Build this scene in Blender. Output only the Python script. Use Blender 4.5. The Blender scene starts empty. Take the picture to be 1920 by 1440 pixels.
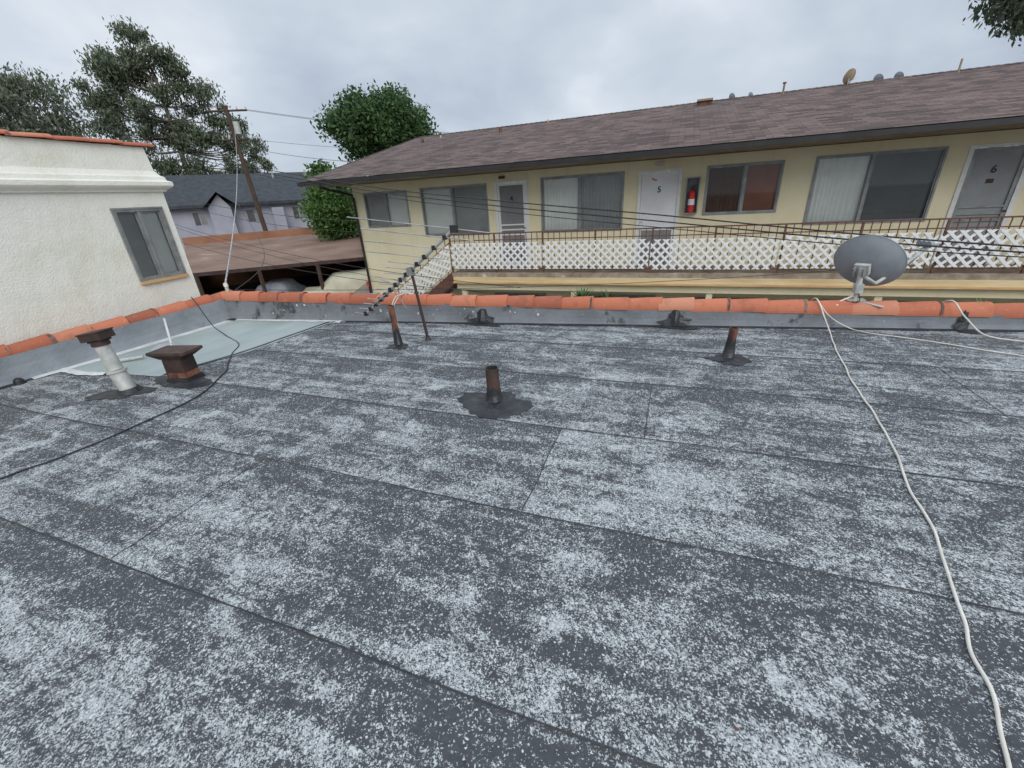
import bpy, math, random
import numpy as np
from mathutils import Vector, Matrix, noise as mnoise
random.seed(7)
scn=bpy.context.scene
COL=scn.collection
V=Vector
# ------------------------------------------------------------------ materials
def newmat(name):
    m=bpy.data.materials.new(name); m.use_nodes=True
    nt=m.node_tree; b=nt.nodes["Principled BSDF"]
    return m,nt,b
def c4(c): return (c[0],c[1],c[2],1)
def ramp(nt,fac,stops):
    r=nt.nodes.new("ShaderNodeValToRGB"); cr=r.color_ramp
    while len(cr.elements)<len(stops): cr.elements.new(0.5)
    for e,(p,c) in zip(cr.elements,stops): e.position=p; e.color=c4(c)
    nt.links.new(fac,r.inputs[0]); return r.outputs[0]
def math_(nt,op,a,b=None,c=None,clamp=False):
    n=nt.nodes.new("ShaderNodeMath"); n.operation=op; n.use_clamp=clamp
    for i,x in enumerate((a,b,c)):
        if x is None: continue
        if isinstance(x,(int,float)): n.inputs[i].default_value=x
        else: nt.links.new(x,n.inputs[i])
    return n.outputs[0]
def mixc(nt,f,a,b,mode='MIX'):
    n=nt.nodes.new("ShaderNodeMix"); n.data_type='RGBA'; n.blend_type=mode
    for sock,x in ((n.inputs[0],f),(n.inputs[6],a),(n.inputs[7],b)):
        if isinstance(x,(int,float)): sock.default_value=x
        elif isinstance(x,tuple): sock.default_value=c4(x)
        else: nt.links.new(x,sock)
    return n.outputs[2]
def coords(nt,scale=(1,1,1),kind="Object"):
    tc=nt.nodes.new("ShaderNodeTexCoord"); mp=nt.nodes.new("ShaderNodeMapping")
    mp.inputs["Scale"].default_value=scale
    nt.links.new(tc.outputs[kind],mp.inputs[0]); return mp.outputs[0]
def noise(nt,vec,scale,detail=4,rough=.55,dist=0):
    n=nt.nodes.new("ShaderNodeTexNoise"); n.inputs["Scale"].default_value=scale
    n.inputs["Detail"].default_value=detail; n.inputs["Roughness"].default_value=rough
    n.inputs["Distortion"].default_value=dist
    nt.links.new(vec,n.inputs["Vector"]); return n.outputs["Fac"]
def bump(nt,b,h,strength=.3,dist=.01):
    n=nt.nodes.new("ShaderNodeBump"); n.inputs["Strength"].default_value=strength; n.inputs["Distance"].default_value=dist
    nt.links.new(h,n.inputs["Height"]); nt.links.new(n.outputs[0],b.inputs["Normal"])
def maprange(nt,x,a,b_,c,d):
    n=nt.nodes.new("ShaderNodeMapRange")
    for i,q in zip((1,2,3,4),(a,b_,c,d)): n.inputs[i].default_value=q
    nt.links.new(x,n.inputs[0]); return n.outputs[0]
def mottled(name,c1,c2,scale=3,rough=.85,bs=40,bstr=.3,bdist=.005,metal=0,sc=(1,1,1),lo=.35,hi=.65,c3=None,p3=.72):
    m,nt,b=newmat(name); v=coords(nt,sc)
    f=noise(nt,v,scale,5,.6)
    st=[(lo,c1),(hi,c2)]
    if c3: st.append((p3,c3))
    col=ramp(nt,f,st); nt.links.new(col,b.inputs["Base Color"])
    b.inputs["Roughness"].default_value=rough; b.inputs["Metallic"].default_value=metal
    if bstr: bump(nt,b,noise(nt,v,bs,2),bstr,bdist)
    return m
M={}
def stucco_yellow():
    m,nt,b=newmat('yellow_stucco'); v=coords(nt)
    f=noise(nt,v,1.1,5,.6); col=ramp(nt,f,[(.3,(.71,.63,.41)),(.65,(.80,.73,.51))])
    f2=noise(nt,coords(nt,(5,5,.6)),1.3,4,.6); k=ramp(nt,f2,[(.55,(0,0,0)),(.8,(1,1,1))])
    col=mixc(nt,math_(nt,'MULTIPLY',k,.3),col,(.50,.40,.22))
    nt.links.new(col,b.inputs["Base Color"]); b.inputs["Roughness"].default_value=.9
    bump(nt,b,noise(nt,v,55,3),.5,.006); return m
M['stuccoY']=stucco_yellow()
M['stuccoYd']=mottled('ochre_trim',(.55,.42,.22),(.72,.60,.36),2.5,.8,30,.3,.004,sc=(.4,1,3),c3=(.34,.19,.09),p3=.75)
M['orangetrim']=mottled('orange_trim',(.52,.28,.12),(.66,.46,.24),3,.7,30,.3,.004,sc=(.6,1,3))
M['slabedge']=mottled('balcony_deck_edge',(.20,.15,.11),(.38,.32,.25),4,.85,30,.4,.004,c3=(.6,.54,.42),p3=.7)
def stucco_white():
    m,nt,b=newmat('white_stucco'); v=coords(nt)
    f=noise(nt,v,1.4,6,.65,.4); col=ramp(nt,f,[(.3,(.70,.68,.56)),(.48,(.79,.775,.68)),(.68,(.83,.82,.74))])
    v2=coords(nt,(7,7,.8)); f2=noise(nt,v2,.9,4,.6); k=ramp(nt,f2,[(.54,(0,0,0)),(.8,(1,1,1))])
    col=mixc(nt,math_(nt,'MULTIPLY',k,.15),col,(.45,.44,.36))
    nt.links.new(col,b.inputs["Base Color"]); b.inputs["Roughness"].default_value=.92
    a=noise(nt,v,45,3); bb=noise(nt,v,6,3); bump(nt,b,math_(nt,'ADD',a,math_(nt,'MULTIPLY',bb,1.6)),.6,.012); return m
M['stuccoW']=stucco_white()
def terracotta():
    m,nt,b=newmat('terracotta_tile'); v=coords(nt)
    g=nt.nodes.new("ShaderNodeNewGeometry"); r=g.outputs["Random Per Island"]
    col=ramp(nt,r,[(0,(.33,.10,.055)),(.35,(.44,.135,.07)),(.7,(.52,.17,.09)),(1,(.54,.23,.14))])
    f=noise(nt,v,4,6,.68); d=ramp(nt,f,[(.54,(0,0,0)),(.72,(1,1,1))])
    col=mixc(nt,math_(nt,'MULTIPLY',d,.55),col,(.16,.075,.05))
    f2=noise(nt,v,15,5,.65); l=ramp(nt,f2,[(.58,(0,0,0)),(.72,(1,1,1))])
    col=mixc(nt,math_(nt,'MULTIPLY',l,.32),col,(.58,.38,.29))
    nt.links.new(col,b.inputs["Base Color"]); b.inputs["Roughness"].default_value=.8
    bump(nt,b,noise(nt,v,40,4),.4,.005); return m
M['terracotta']=terracotta()
M['mortar']=mottled('mortar_and_tar',(.04,.034,.03),(.22,.16,.13),9,.9,40,.5,.006)
M['tar']=mottled('roof_tar',(.010,.011,.012),(.03,.032,.035),8,.38,30,.6,.01)
def tar_edge():
    m,nt,b=newmat('weathered_tar'); v=coords(nt)
    f=noise(nt,v,7,6,.62); col=ramp(nt,f,[(.36,(.014,.015,.017)),(.58,(.034,.037,.041)),(.76,(.08,.085,.092))])
    nt.links.new(col,b.inputs["Base Color"]); b.inputs["Roughness"].default_value=.5
    bump(nt,b,noise(nt,v,35,4),.6,.008); return m
M['tar2']=tar_edge()
M['rust']=mottled('rusted_iron',(.035,.024,.021),(.092,.052,.04),9,.75,50,.4,.003,sc=(1,1,.5),c3=(.27,.14,.08),p3=.78)
M['rustdark']=mottled('dark_rust',(.026,.017,.015),(.07,.036,.03),6,.7,50,.3,.003,c3=(.18,.08,.045),p3=.78)
M['rustbright']=mottled('orange_rust',(.06,.027,.02),(.25,.10,.055),14,.8,50,.4,.003,sc=(1,1,.4),c3=(.36,.17,.09),p3=.75)
M['galv']=mottled('weathered_galvanised',(.36,.37,.35),(.58,.58,.54),10,.55,40,.2,.002,metal=.1,c3=(.25,.16,.10),p3=.76)
M['blackmetal']=mottled('gutter_dark',(.014,.013,.014),(.03,.026,.026),3,.45,0,0)
M['soffit']=mottled('soffit_boards',(.22,.17,.12),(.34,.27,.18),3,.85,20,.2)
M['brownrail']=mottled('brown_railing_paint',(.10,.042,.033),(.17,.072,.05),12,.6,0,0)
M['whiteplastic']=mottled('white_lattice_plastic',(.74,.74,.72),(.82,.82,.81),5,.55,0,0)
M['alum']=mottled('aluminium_frame',(.20,.21,.21),(.32,.33,.32),5,.5,0,0,metal=.3)
M['rod']=mottled('antenna_rods',(.22,.22,.23),(.42,.42,.42),5,.45,0,0,metal=.3)
M['whiteframe']=mottled('white_door_frame',(.66,.66,.63),(.78,.78,.75),5,.6,0,0)
M['whitedoor']=mottled('white_door_panel',(.66,.67,.67),(.75,.76,.76),2,.55,0,0)
M['screen']=mottled('insect_screen',(.17,.175,.175),(.22,.225,.225),2,.75,0,0)
M['screenlight']=mottled('screen_mesh_light',(.25,.26,.26),(.30,.31,.31),2,.75,0,0)
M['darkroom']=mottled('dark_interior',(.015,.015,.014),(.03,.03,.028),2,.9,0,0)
M['curt_light']=mottled('curtain_light',(.80,.81,.77),(.87,.88,.84),2,.9,0,0)
M['curt_mid']=mottled('curtain_grey',(.36,.37,.36),(.46,.47,.46),2,.9,0,0)
M['curt_dark']=mottled('curtain_dark',(.15,.155,.155),(.19,.195,.195),2,.9,0,0)
M['curt_brown']=mottled('curtain_brown',(.10,.05,.035),(.15,.08,.055),2,.9,0,0)
M['curt_orange']=mottled('curtain_orange',(.28,.11,.075),(.36,.155,.105),2,.9,0,0)
M['red']=mottled('red_paint',(.50,.015,.015),(.58,.03,.025),4,.35,0,0)
M['carred']=mottled('red_car_paint',(.55,.01,.02),(.6,.015,.03),4,.25,0,0)
M['whitelabel']=mottled('label_white',(.7,.7,.7),(.8,.8,.8),4,.5,0,0)
M['blackrubber']=mottled('black_rubber',(.012,.012,.012),(.025,.025,.025),4,.5,0,0)
M['whitecable']=mottled('white_cable',(.60,.56,.48),(.76,.73,.66),6,.5,0,0)
M['wire']=mottled('overhead_wire',(.012,.012,.014),(.03,.03,.032),4,.5,0,0)
M['greywire']=mottled('grey_twisted_wire',(.12,.12,.13),(.62,.62,.62),60,.5,0,0,lo=.48,hi=.52)
M['dish']=mottled('dish_grey',(.25,.265,.28),(.34,.36,.38),2.5,.45,0,0,c3=(.20,.205,.21),p3=.8)
M['dishwhite']=mottled('dish_white',(.52,.54,.53),(.62,.64,.63),3,.5,0,0)
M['wood']=mottled('pole_wood',(.05,.032,.022),(.10,.065,.045),6,.9,20,.4,.01,sc=(3,3,.4))
M['bark']=mottled('tree_bark',(.12,.10,.08),(.26,.22,.18),4,.9,15,.5,.02,sc=(1,1,.5))
M['barkd']=mottled('tree_bark_dark',(.05,.04,.032),(.10,.08,.06),4,.9,15,.5,.02)
M['carportroof']=mottled('carport_roofing',(.17,.105,.075),(.27,.18,.135),.5,.9,20,.3,.01,c3=(.40,.31,.25),p3=.7)
M['carportwall']=mottled('carport_parapet',(.26,.12,.07),(.36,.18,.11),.8,.9,20,.3,.01)
M['darkwood']=mottled('carport_dark_wood',(.025,.018,.014),(.05,.035,.025),2,.9,0,0)
M['lilac']=mottled('lilac_grey_stucco',(.33,.34,.39),(.40,.41,.47),1,.9,20,.3,.01)
M['darkroof']=mottled('dark_roof_shingle',(.035,.04,.048),(.06,.068,.078),3,.9,12,.5,.03)
M['tarp']=mottled('beige_car_cover',(.50,.48,.34),(.62,.60,.46),1.5,.8,8,.6,.04)
M['tarp2']=mottled('grey_car_cover',(.25,.27,.30),(.34,.36,.40),1.5,.8,8,.6,.04)
M['carglass']=mottled('car_glass',(.01,.012,.014),(.02,.022,.025),1,.08,0,0)
M['ground']=mottled('asphalt_ground',(.045,.045,.047),(.075,.074,.072),.6,.92,30,.4,.01)
M['concrete']=mottled('courtyard_concrete',(.20,.19,.175),(.30,.29,.27),1.2,.9,30,.3,.006)
M['patch']=mottled('silver_roof_coating',(.27,.325,.315),(.37,.425,.41),1.6,.7,25,.3,.004,sc=(1,.5,1),c3=(.50,.53,.52),p3=.75)
M['whitecoat']=mottled('white_roof_coating',(.50,.51,.49),(.68,.69,.67),6,.75,30,.6,.01,c3=(.30,.31,.31),p3=.76)
def parapet_mat(name,base1,base2,amt):
    m,nt,b=newmat(name); v=coords(nt)
    f=noise(nt,v,2.2,6,.62); col=ramp(nt,f,[(.3,base1),(.65,base2)])
    f2=noise(nt,coords(nt,(1,1,.8)),3.2,8,.72); k=ramp(nt,f2,[(amt,(0,0,0)),(amt+.08,(1,1,1))])
    col=mixc(nt,math_(nt,'MULTIPLY',k,.85),col,(.025,.026,.028))
    f3=noise(nt,v,14,4,.6); k3=ramp(nt,f3,[(.66,(0,0,0)),(.7,(1,1,1))])
    col=mixc(nt,math_(nt,'MULTIPLY',k3,.6),col,(.4,.42,.43))
    nt.links.new(col,b.inputs["Base Color"]); b.inputs["Roughness"].default_value=.8
    bump(nt,b,noise(nt,v,22,4,.65),.6,.012); return m
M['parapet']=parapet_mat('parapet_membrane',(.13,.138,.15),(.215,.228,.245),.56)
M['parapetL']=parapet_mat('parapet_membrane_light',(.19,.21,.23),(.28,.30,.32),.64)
def glass():
    m=bpy.data.materials.new('window_glass'); m.use_nodes=True; nt=m.node_tree; nt.nodes.clear()
    o=nt.nodes.new("ShaderNodeOutputMaterial"); mx=nt.nodes.new("ShaderNodeMixShader")
    t=nt.nodes.new("ShaderNodeBsdfTransparent"); g=nt.nodes.new("ShaderNodeBsdfGlossy"); g.inputs["Roughness"].default_value=.03
    t.inputs[0].default_value=(.94,.96,.95,1)
    fr=nt.nodes.new("ShaderNodeFresnel"); fr.inputs[0].default_value=1.5
    nt.links.new(fr.outputs[0],mx.inputs[0]); nt.links.new(t.outputs[0],mx.inputs[1]); nt.links.new(g.outputs[0],mx.inputs[2]); nt.links.new(mx.outputs[0],o.inputs[0]); return m
M['glass']=glass()
def shingles():
    m,nt,b=newmat('brown_asphalt_shingles'); v=coords(nt)
    br=nt.nodes.new("ShaderNodeTexBrick"); nt.links.new(v,br.inputs["Vector"])
    br.inputs["Scale"].default_value=1; br.inputs["Brick Width"].default_value=.30; br.inputs["Row Height"].default_value=.14
    br.inputs["Mortar Size"].default_value=.006; br.inputs["Mortar Smooth"].default_value=.2; br.inputs["Bias"].default_value=0
    br.offset=.37; br.inputs["Color1"].default_value=(.060,.038,.034,1); br.inputs["Color2"].default_value=(.180,.122,.106,1); br.inputs["Mortar"].default_value=(.03,.02,.018,1)
    f=noise(nt,v,.5,4,.6); k=ramp(nt,f,[(.3,(.82,.82,.82)),(.7,(1.1,1.08,1.06))])
    col=mixc(nt,1.0,br.outputs["Color"],k,'MULTIPLY')
    f2=noise(nt,v,70,2,.5); col=mixc(nt,1.0,col,ramp(nt,f2,[(.3,(.7,.7,.7)),(.7,(1.25,1.25,1.25))]),'MULTIPLY')
    nt.links.new(col,b.inputs["Base Color"]); b.inputs["Roughness"].default_value=.95
    s=nt.nodes.new("ShaderNodeSeparateXYZ"); nt.links.new(v,s.inputs[0])
    saw=math_(nt,'SUBTRACT',1.0,math_(nt,'FRACT',math_(nt,'DIVIDE',s.outputs[1],.14)))
    bump(nt,b,saw,.8,.012)
    return m
M['shingle']=shingles()
def roof_mem():
    m,nt,b=newmat('granulated_roofing'); v=coords(nt)
    s=nt.nodes.new("ShaderNodeSeparateXYZ"); nt.links.new(v,s.inputs[0]); X,Yy=s.outputs[0],s.outputs[1]
    n1=noise(nt,coords(nt,(1,1.5,1)),.85,3,.6,.3)
    n2=noise(nt,coords(nt,(1,1.4,1)),2.6,8,.72,.9)
    n3=noise(nt,coords(nt,(.55,6.5,1)),1.3,6,.70)
    n4=noise(nt,v,24,6,.78)
    n5=noise(nt,coords(nt,(1,1.2,1)),2.3,5,.6,.8)
    d=math_(nt,'ADD',math_(nt,'MULTIPLY',n1,.5),math_(nt,'MULTIPLY',n2,1.4))
    d=math_(nt,'ADD',d,math_(nt,'MULTIPLY',n3,1.0)); d=math_(nt,'ADD',d,math_(nt,'MULTIPLY',n4,1.0))
    d=math_(nt,'SUBTRACT',d,1.95)
    d=math_(nt,'MULTIPLY_ADD',d,1.45,.20)
    d=math_(nt,'ADD',d,maprange(nt,math_(nt,'ADD',math_(nt,'MULTIPLY',n5,.68),math_(nt,'MULTIPLY',n4,.32)),.56,.64,0,.48))
    t=math_(nt,'FRACT',math_(nt,'DIVIDE',math_(nt,'SUBTRACT',Yy,.755),.943))
    d=math_(nt,'ADD',d,maprange(nt,t,.66,.96,0,-.17))
    d=math_(nt,'ADD',d,maprange(nt,t,0,.18,.08,0))
    mk=math_(nt,'MULTIPLY',math_(nt,'GREATER_THAN',X,-.66),math_(nt,'MULTIPLY',math_(nt,'GREATER_THAN',Yy,1.70),math_(nt,'LESS_THAN',Yy,2.64)))
    d=math_(nt,'ADD',d,math_(nt,'MULTIPLY',mk,maprange(nt,X,-.66,1.3,.24,0)))
    d=math_(nt,'MINIMUM',math_(nt,'MAXIMUM',d,.05),.86)
    nz=nt.nodes.new("ShaderNodeTexNoise"); nz.inputs["Scale"].default_value=140; nz.inputs["Detail"].default_value=1; nt.links.new(v,nz.inputs["Vector"])
    ad=nt.nodes.new("ShaderNodeVectorMath"); ad.operation='MULTIPLY_ADD'; ad.inputs[1].default_value=(.012,.012,0)
    nt.links.new(nz.outputs["Color"],ad.inputs[0]); nt.links.new(v,ad.inputs[2])
    def speck(scale):
        vo=nt.nodes.new("ShaderNodeTexVoronoi"); vo.voronoi_dimensions='2D'; vo.inputs["Scale"].default_value=scale
        nt.links.new(ad.outputs[0],vo.inputs["Vector"])
        sp=nt.nodes.new("ShaderNodeSeparateColor"); nt.links.new(vo.outputs["Color"],sp.inputs[0])
        return sp.outputs[0],sp.outputs[1]
    r1,q1=speck(165); r2,q2=speck(330)
    s1=math_(nt,'LESS_THAN',r1,math_(nt,'MULTIPLY',d,.85)); s2=math_(nt,'LESS_THAN',r2,d)
    k=math_(nt,'MAXIMUM',math_(nt,'MULTIPLY',s1,math_(nt,'MULTIPLY_ADD',q1,.6,.35)),math_(nt,'MULTIPLY',s2,math_(nt,'MULTIPLY_ADD',q2,.6,.22)))
    dark=ramp(nt,n4,[(.3,(.038,.042,.047)),(.7,(.076,.081,.087))])
    col=mixc(nt,k,dark,(.60,.635,.64))
    col=mixc(nt,maprange(nt,t,.975,1.0,0,.6),col,(.035,.038,.042))
    nt.links.new(col,b.inputs["Base Color"]); b.inputs["Roughness"].default_value=.85
    bump(nt,b,noise(nt,v,5,5,.7),.5,.03)
    return m
M['roof']=roof_mem()
def leafmat(name,dk,md,lt,trans=.2):
    m,nt,b=newmat(name); g=nt.nodes.new("ShaderNodeNewGeometry")
    v=coords(nt); f=noise(nt,v,.55,3,.6)
    k=math_(nt,'ADD',math_(nt,'MULTIPLY',g.outputs["Random Per Island"],.45),math_(nt,'MULTIPLY',f,.75))
    col=ramp(nt,k,[(.3,dk),(.58,md),(.85,lt)])
    nt.links.new(col,b.inputs["Base Color"]); b.inputs["Roughness"].default_value=.6
    tr=nt.nodes.new("ShaderNodeBsdfTranslucent"); nt.links.new(col,tr.inputs[0]); mx=nt.nodes.new("ShaderNodeMixShader"); mx.inputs[0].default_value=trans
    nt.links.new(b.outputs[0],mx.inputs[1]); nt.links.new(tr.outputs[0],mx.inputs[2]); nt.links.new(mx.outputs[0],nt.nodes["Material Output"].inputs[0]); return m
M['leafE']=leafmat('eucalyptus_leaves',(.05,.07,.04),(.10,.13,.075),(.18,.205,.13))
M['leafE2']=leafmat('eucalyptus_leaves_pale',(.075,.095,.06),(.14,.165,.105),(.21,.23,.165))
M['leafG']=leafmat('green_leaves',(.022,.052,.015),(.048,.105,.028),(.09,.17,.05))
M['leafB']=leafmat('bright_leaves',(.03,.07,.012),(.06,.14,.025),(.12,.22,.05))
# ------------------------------------------------------------------ mesh builder
class B:
    def __init__(s): s.v=[];s.f=[];s.m=[];s.sm=[];s.mats=[]
    def mi(s,mat):
        if mat not in s.mats: s.mats.append(mat)
        return s.mats.index(mat)
    def add(s,vs,fs,mat,smooth=False):
        o=len(s.v); s.v+= [tuple(v) for v in vs]; i=s.mi(mat)
        for f in fs: s.f.append(tuple(o+a for a in f)); s.m.append(i); s.sm.append(smooth)
    def box(s,x0,x1,y0,y1,z0,z1,mat,M4=None):
        vs=[V((x,y,z)) for z in (z0,z1) for y in (y0,y1) for x in (x0,x1)]
        if M4: vs=[M4@v for v in vs]
        s.add(vs,[(0,2,3,1),(4,5,7,6),(0,1,5,4),(2,6,7,3),(0,4,6,2),(1,3,7,5)],mat)
    def quad(s,a,b,c,d,mat): s.add([a,b,c,d],[(0,1,2,3)],mat)
    def cyl(s,p0,p1,r0,r1=None,mat='galv',n=16,caps=True,smooth=True):
        if r1 is None: r1=r0
        p0=V(p0);p1=V(p1); d=(p1-p0).normalized()
        a=d.orthogonal().normalized(); b=d.cross(a)
        vs=[];
        for p,r in ((p0,r0),(p1,r1)):
            for i in range(n):
                t=2*math.pi*i/n; vs.append(p+(a*math.cos(t)+b*math.sin(t))*r)
        fs=[(i,(i+1)%n,n+(i+1)%n,n+i) for i in range(n)]
        s.add(vs,fs,mat,smooth)
        if caps: s.add(vs,[tuple(range(n-1,-1,-1)),tuple(range(n,2*n))],mat)
    def tube(s,pts,r,mat,n=6):
        pts=[V(p) for p in pts]; rr=r if isinstance(r,list) else [r]*len(pts)
        vs=[];L=len(pts)
        ref=V((0,0,1))
        for i,p in enumerate(pts):
            d=(pts[min(i+1,L-1)]-pts[max(i-1,0)]).normalized()
            a=d.cross(ref)
            if a.length<.05: a=d.cross(V((1,0,0)))
            a.normalize(); b=d.cross(a)
            for k in range(n):
                t=2*math.pi*k/n; vs.append(p+(a*math.cos(t)+b*math.sin(t))*rr[i])
        fs=[(i*n+k,i*n+(k+1)%n,(i+1)*n+(k+1)%n,(i+1)*n+k) for i in range(L-1) for k in range(n)]
        s.add(vs,fs,mat,True)
    def make(s,name,parent=None,loc=None,rotz=None):
        me=bpy.data.meshes.new(name); me.from_pydata(s.v,[],s.f)
        for mt in s.mats: me.materials.append(M[mt])
        me.polygons.foreach_set("material_index",s.m); me.polygons.foreach_set("use_smooth",s.sm); me.update()
        ob=bpy.data.objects.new(name,me); COL.objects.link(ob)
        if parent: ob.parent=parent
        if loc: ob.location=loc
        if rotz is not None: ob.rotation_euler[2]=rotz
        return ob
def empty(name,loc=(0,0,0),rotz=0):
    e=bpy.data.objects.new(name,None); e.location=loc; e.rotation_euler[2]=rotz; COL.objects.link(e); return e
def spline(pts,k=8):
    pts=[V(p) for p in pts]; out=[]
    for i in range(len(pts)-1):
        p0=pts[max(i-1,0)];p1=pts[i];p2=pts[i+1];p3=pts[min(i+2,len(pts)-1)]
        for j in range(k):
            t=j/k; out.append(.5*((2*p1)+(p2-p0)*t+(2*p0-5*p1+4*p2-p3)*t*t+(3*p1-p0-3*p2+p3)*t**3))
    out.append(pts[-1]); return out
def blob(b,cx,cy,z,rx,ry,mat,seed,h=.015,rough=.35,n=72,rot=0):
    rs=random.Random(seed); off=rs.random()*50
    rings=[(1,0),(.8,.4),(.5,.8),(.15,1)]
    vs=[]
    for (q,hh) in rings:
        for i in range(n):
            t=2*math.pi*i/n
            w=1+rough*.9*mnoise.noise(V((math.cos(t)*1.1+off,math.sin(t)*1.1,off)))+rough*.35*mnoise.noise(V((math.cos(t)*4+off,math.sin(t)*4,off)))+rough*.18*mnoise.noise(V((math.cos(t)*11+off,math.sin(t)*11,off)))
            x=math.cos(t)*rx*q*w; y=math.sin(t)*ry*q*w
            vs.append((cx+x*math.cos(rot)-y*math.sin(rot),cy+x*math.sin(rot)+y*math.cos(rot),z+h*hh+(.0 if q==1 else .004*mnoise.noise(V((x*20,y*20,off))))))
    fs=[]
    for r in range(3):
        for i in range(n): fs.append((r*n+i,r*n+(i+1)%n,(r+1)*n+(i+1)%n,(r+1)*n+i))
    fs.append(tuple(3*n+i for i in range(n)))
    b.add(vs,fs,mat,True)
# ------------------------------------------------------------------ own building (flat roof)
own=empty('flat_roof_building')
PY=lambda x:5.45+.105*x     # inner face of the far parapet
PZ=lambda x:.335-.018*x     # coping crest height
b=B(); b.add([(-6.9,-7,0),(9,-7,0),(9,PY(9)+.1,0),(-6.9,PY(-6.9)+.1,0)],[(0,1,2,3)],'roof'); b.make('roof_membrane',own)
b=B()
b.add([(-7.08,-7,-2.9),(9,-7,-2.9),(9,PY(9)+.2,-2.9),(-7.08,PY(-7.08)+.2,-2.9),(-7.08,-7,-.02),(9,-7,-.02),(9,PY(9)+.2,-.02),(-7.08,PY(-7.08)+.2,-.02)],[(0,1,5,4),(1,2,6,5),(2,3,7,6),(3,0,4,7)],'stuccoW')
b.make('walls',own)
def parapet(name,pts_inner,thick_dir,zt,mat):
    b=B(); n=len(pts_inner); vs=[]
    lev=[0,.18,.4,.6,.8,1.0]
    for i,(x,y) in enumerate(pts_inner):
        top=zt(x,y)
        for l in lev:
            flare=.05*(1-l)**4+.006*mnoise.noise(V((x*3,y*3,l*3)))
            vs.append((x-thick_dir[0]*flare,y-thick_dir[1]*flare,-.01+l*(top+.01)))
        vs.append((x+thick_dir[0]*.2,y+thick_dir[1]*.2,top)); vs.append((x+thick_dir[0]*.2,y+thick_dir[1]*.2,-.4))
    k=len(lev)+2
    fs=[(i*k+j,(i+1)*k+j,(i+1)*k+j+1,i*k+j+1) for i in range(n-1) for j in range(k-1)]
    b.add(vs,fs,mat,False); return b.make(name,own)
parapet('parapet_far',[(x,PY(x)) for x in np.linspace(-6.9,9,100)],(0,1),lambda x,y:PZ(x)-.115,'parapet')
LZ=lambda y:.375+.013*y
parapet('parapet_left',[(-6.85,y) for y in np.linspace(-7,5.0,80)],(-1,0),lambda x,y:LZ(y)-.10,'parapetL')
# seams
b=B(); rs=random.Random(3)
for i,y0 in enumerate([-1.14,-.19,.755,1.698,2.641,3.584,4.50]):
    x=-6.8; pts=[]
    while x<8.9: pts.append((x,y0+.02*mnoise.noise(V((x*.7,i*7,0)))+.006*mnoise.noise(V((x*5,i*3,1))))); x+=.08
    for (a,c) in zip(pts[:-1],pts[1:]):
        w=.003+.007*abs(mnoise.noise(V((a[0]*3,i,2)))); w2=.003+.007*abs(mnoise.noise(V((c[0]*3,i,2))))
        if PY(a[0])-.1<a[1]: continue
        b.quad((a[0],a[1]-w,.002),(c[0],c[1]-w2,.002),(c[0],c[1]+.0015,.005),(a[0],a[1]+.0015,.005),'tar')
for (x,y0,y1) in [(-.66,1.70,2.64),(-.07,2.64,3.58),(-2.6,.76,1.7),(2.3,3.58,4.5),(-3.5,2.64,3.58),(.9,-.19,.755)]:
    for k in range(12):
        ya=y0+(y1-y0)*k/12; yb=y0+(y1-y0)*(k+1)/12; xa=x+.012*mnoise.noise(V((x,ya*4,0))); xb=x+.012*mnoise.noise(V((x,yb*4,0)))
        b.quad((xa-.003,ya,.003),(xa+.003,ya,.003),(xb+.003,yb,.003),(xb-.003,yb,.003),'tar2')
b.make('membrane_seams',own)
# coping tiles
def tile_row(b,pts_fn,L,step,r0=.104,r1=.094,seed=1,h=1.0):
    rs=random.Random(seed); s=0
    while s<L:
        st=step*rs.uniform(.90,1.08); a=V(pts_fn(s-.02)); c=V(pts_fn(s+st+.025))
        d=(c-a).normalized(); side=V((-d.y,d.x,0)).normalized(); up=V((0,0,1))
        j=rs.uniform(-.008,.008); jz=rs.uniform(-.005,.004); tw=rs.uniform(-.012,.012)
        vs=[]; n=14; chip=rs.random()
        for q,(p,r,dz,jj) in enumerate(((a,r1,-.007,j+tw),(a.lerp(c,.5),(r0+r1)/2,.0,j),(c,r0,.005,j-tw))):
            for layer in (0,-.014):
                for i in range(n+1):
                    t=math.pi*(-.04+1.08*i/n)
                    e=d*(.012*mnoise.noise(V((i*.7,s*9,q*3)))) if q!=1 else V((0,0,0))
                    vs.append(p+e+side*(math.cos(t)*(r+layer)+jj)+up*(math.sin(t)*(r+layer)*h-r0*h+dz+jz))
        k=n+1; fs=[]
        for q in range(2):
            o=q*2*k
            for i in range(n):
                fs.append((o+i,o+i+1,o+2*k+i+1,o+2*k+i)); fs.append((o+k+i,o+3*k+i,o+3*k+i+1,o+k+i+1))
            fs.append((o,o+2*k,o+3*k,o+k)); fs.append((o+n,o+k+n,o+3*k+n,o+2*k+n))
        for o in (0,4*k):
            for i in range(n): fs.append((o+i,o+k+i,o+k+i+1,o+i+1))
        b.add(vs,fs,'terracotta',False)
        m0=V(pts_fn(s))
        if rs.random()<.65:
            rr=(r0+r1)/2+.008
            n2=12; vs=[]
            w=rs.uniform(.006,.016)
            for dd in (-w,w):
                for i in range(n2+1):
                    t=math.pi*i/n2; w2=1+.7*mnoise.noise(V((i*.9,s*7,dd*50)))
                    vs.append(m0+d*(dd*w2)+side*(math.cos(t)*rr+j)+up*(math.sin(t)*rr*h-r0*h+jz))
            b.add(vs,[(i,i+1,n2+2+i,n2+1+i) for i in range(n2)],'mortar',False)
        s+=st
b=B()
def farpt(s):
    x=-6.95+s*.9945; return (x,PY(x)+.09,PZ(x))
tile_row(b,farpt,15.5,.41,seed=5,h=1.2)
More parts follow.
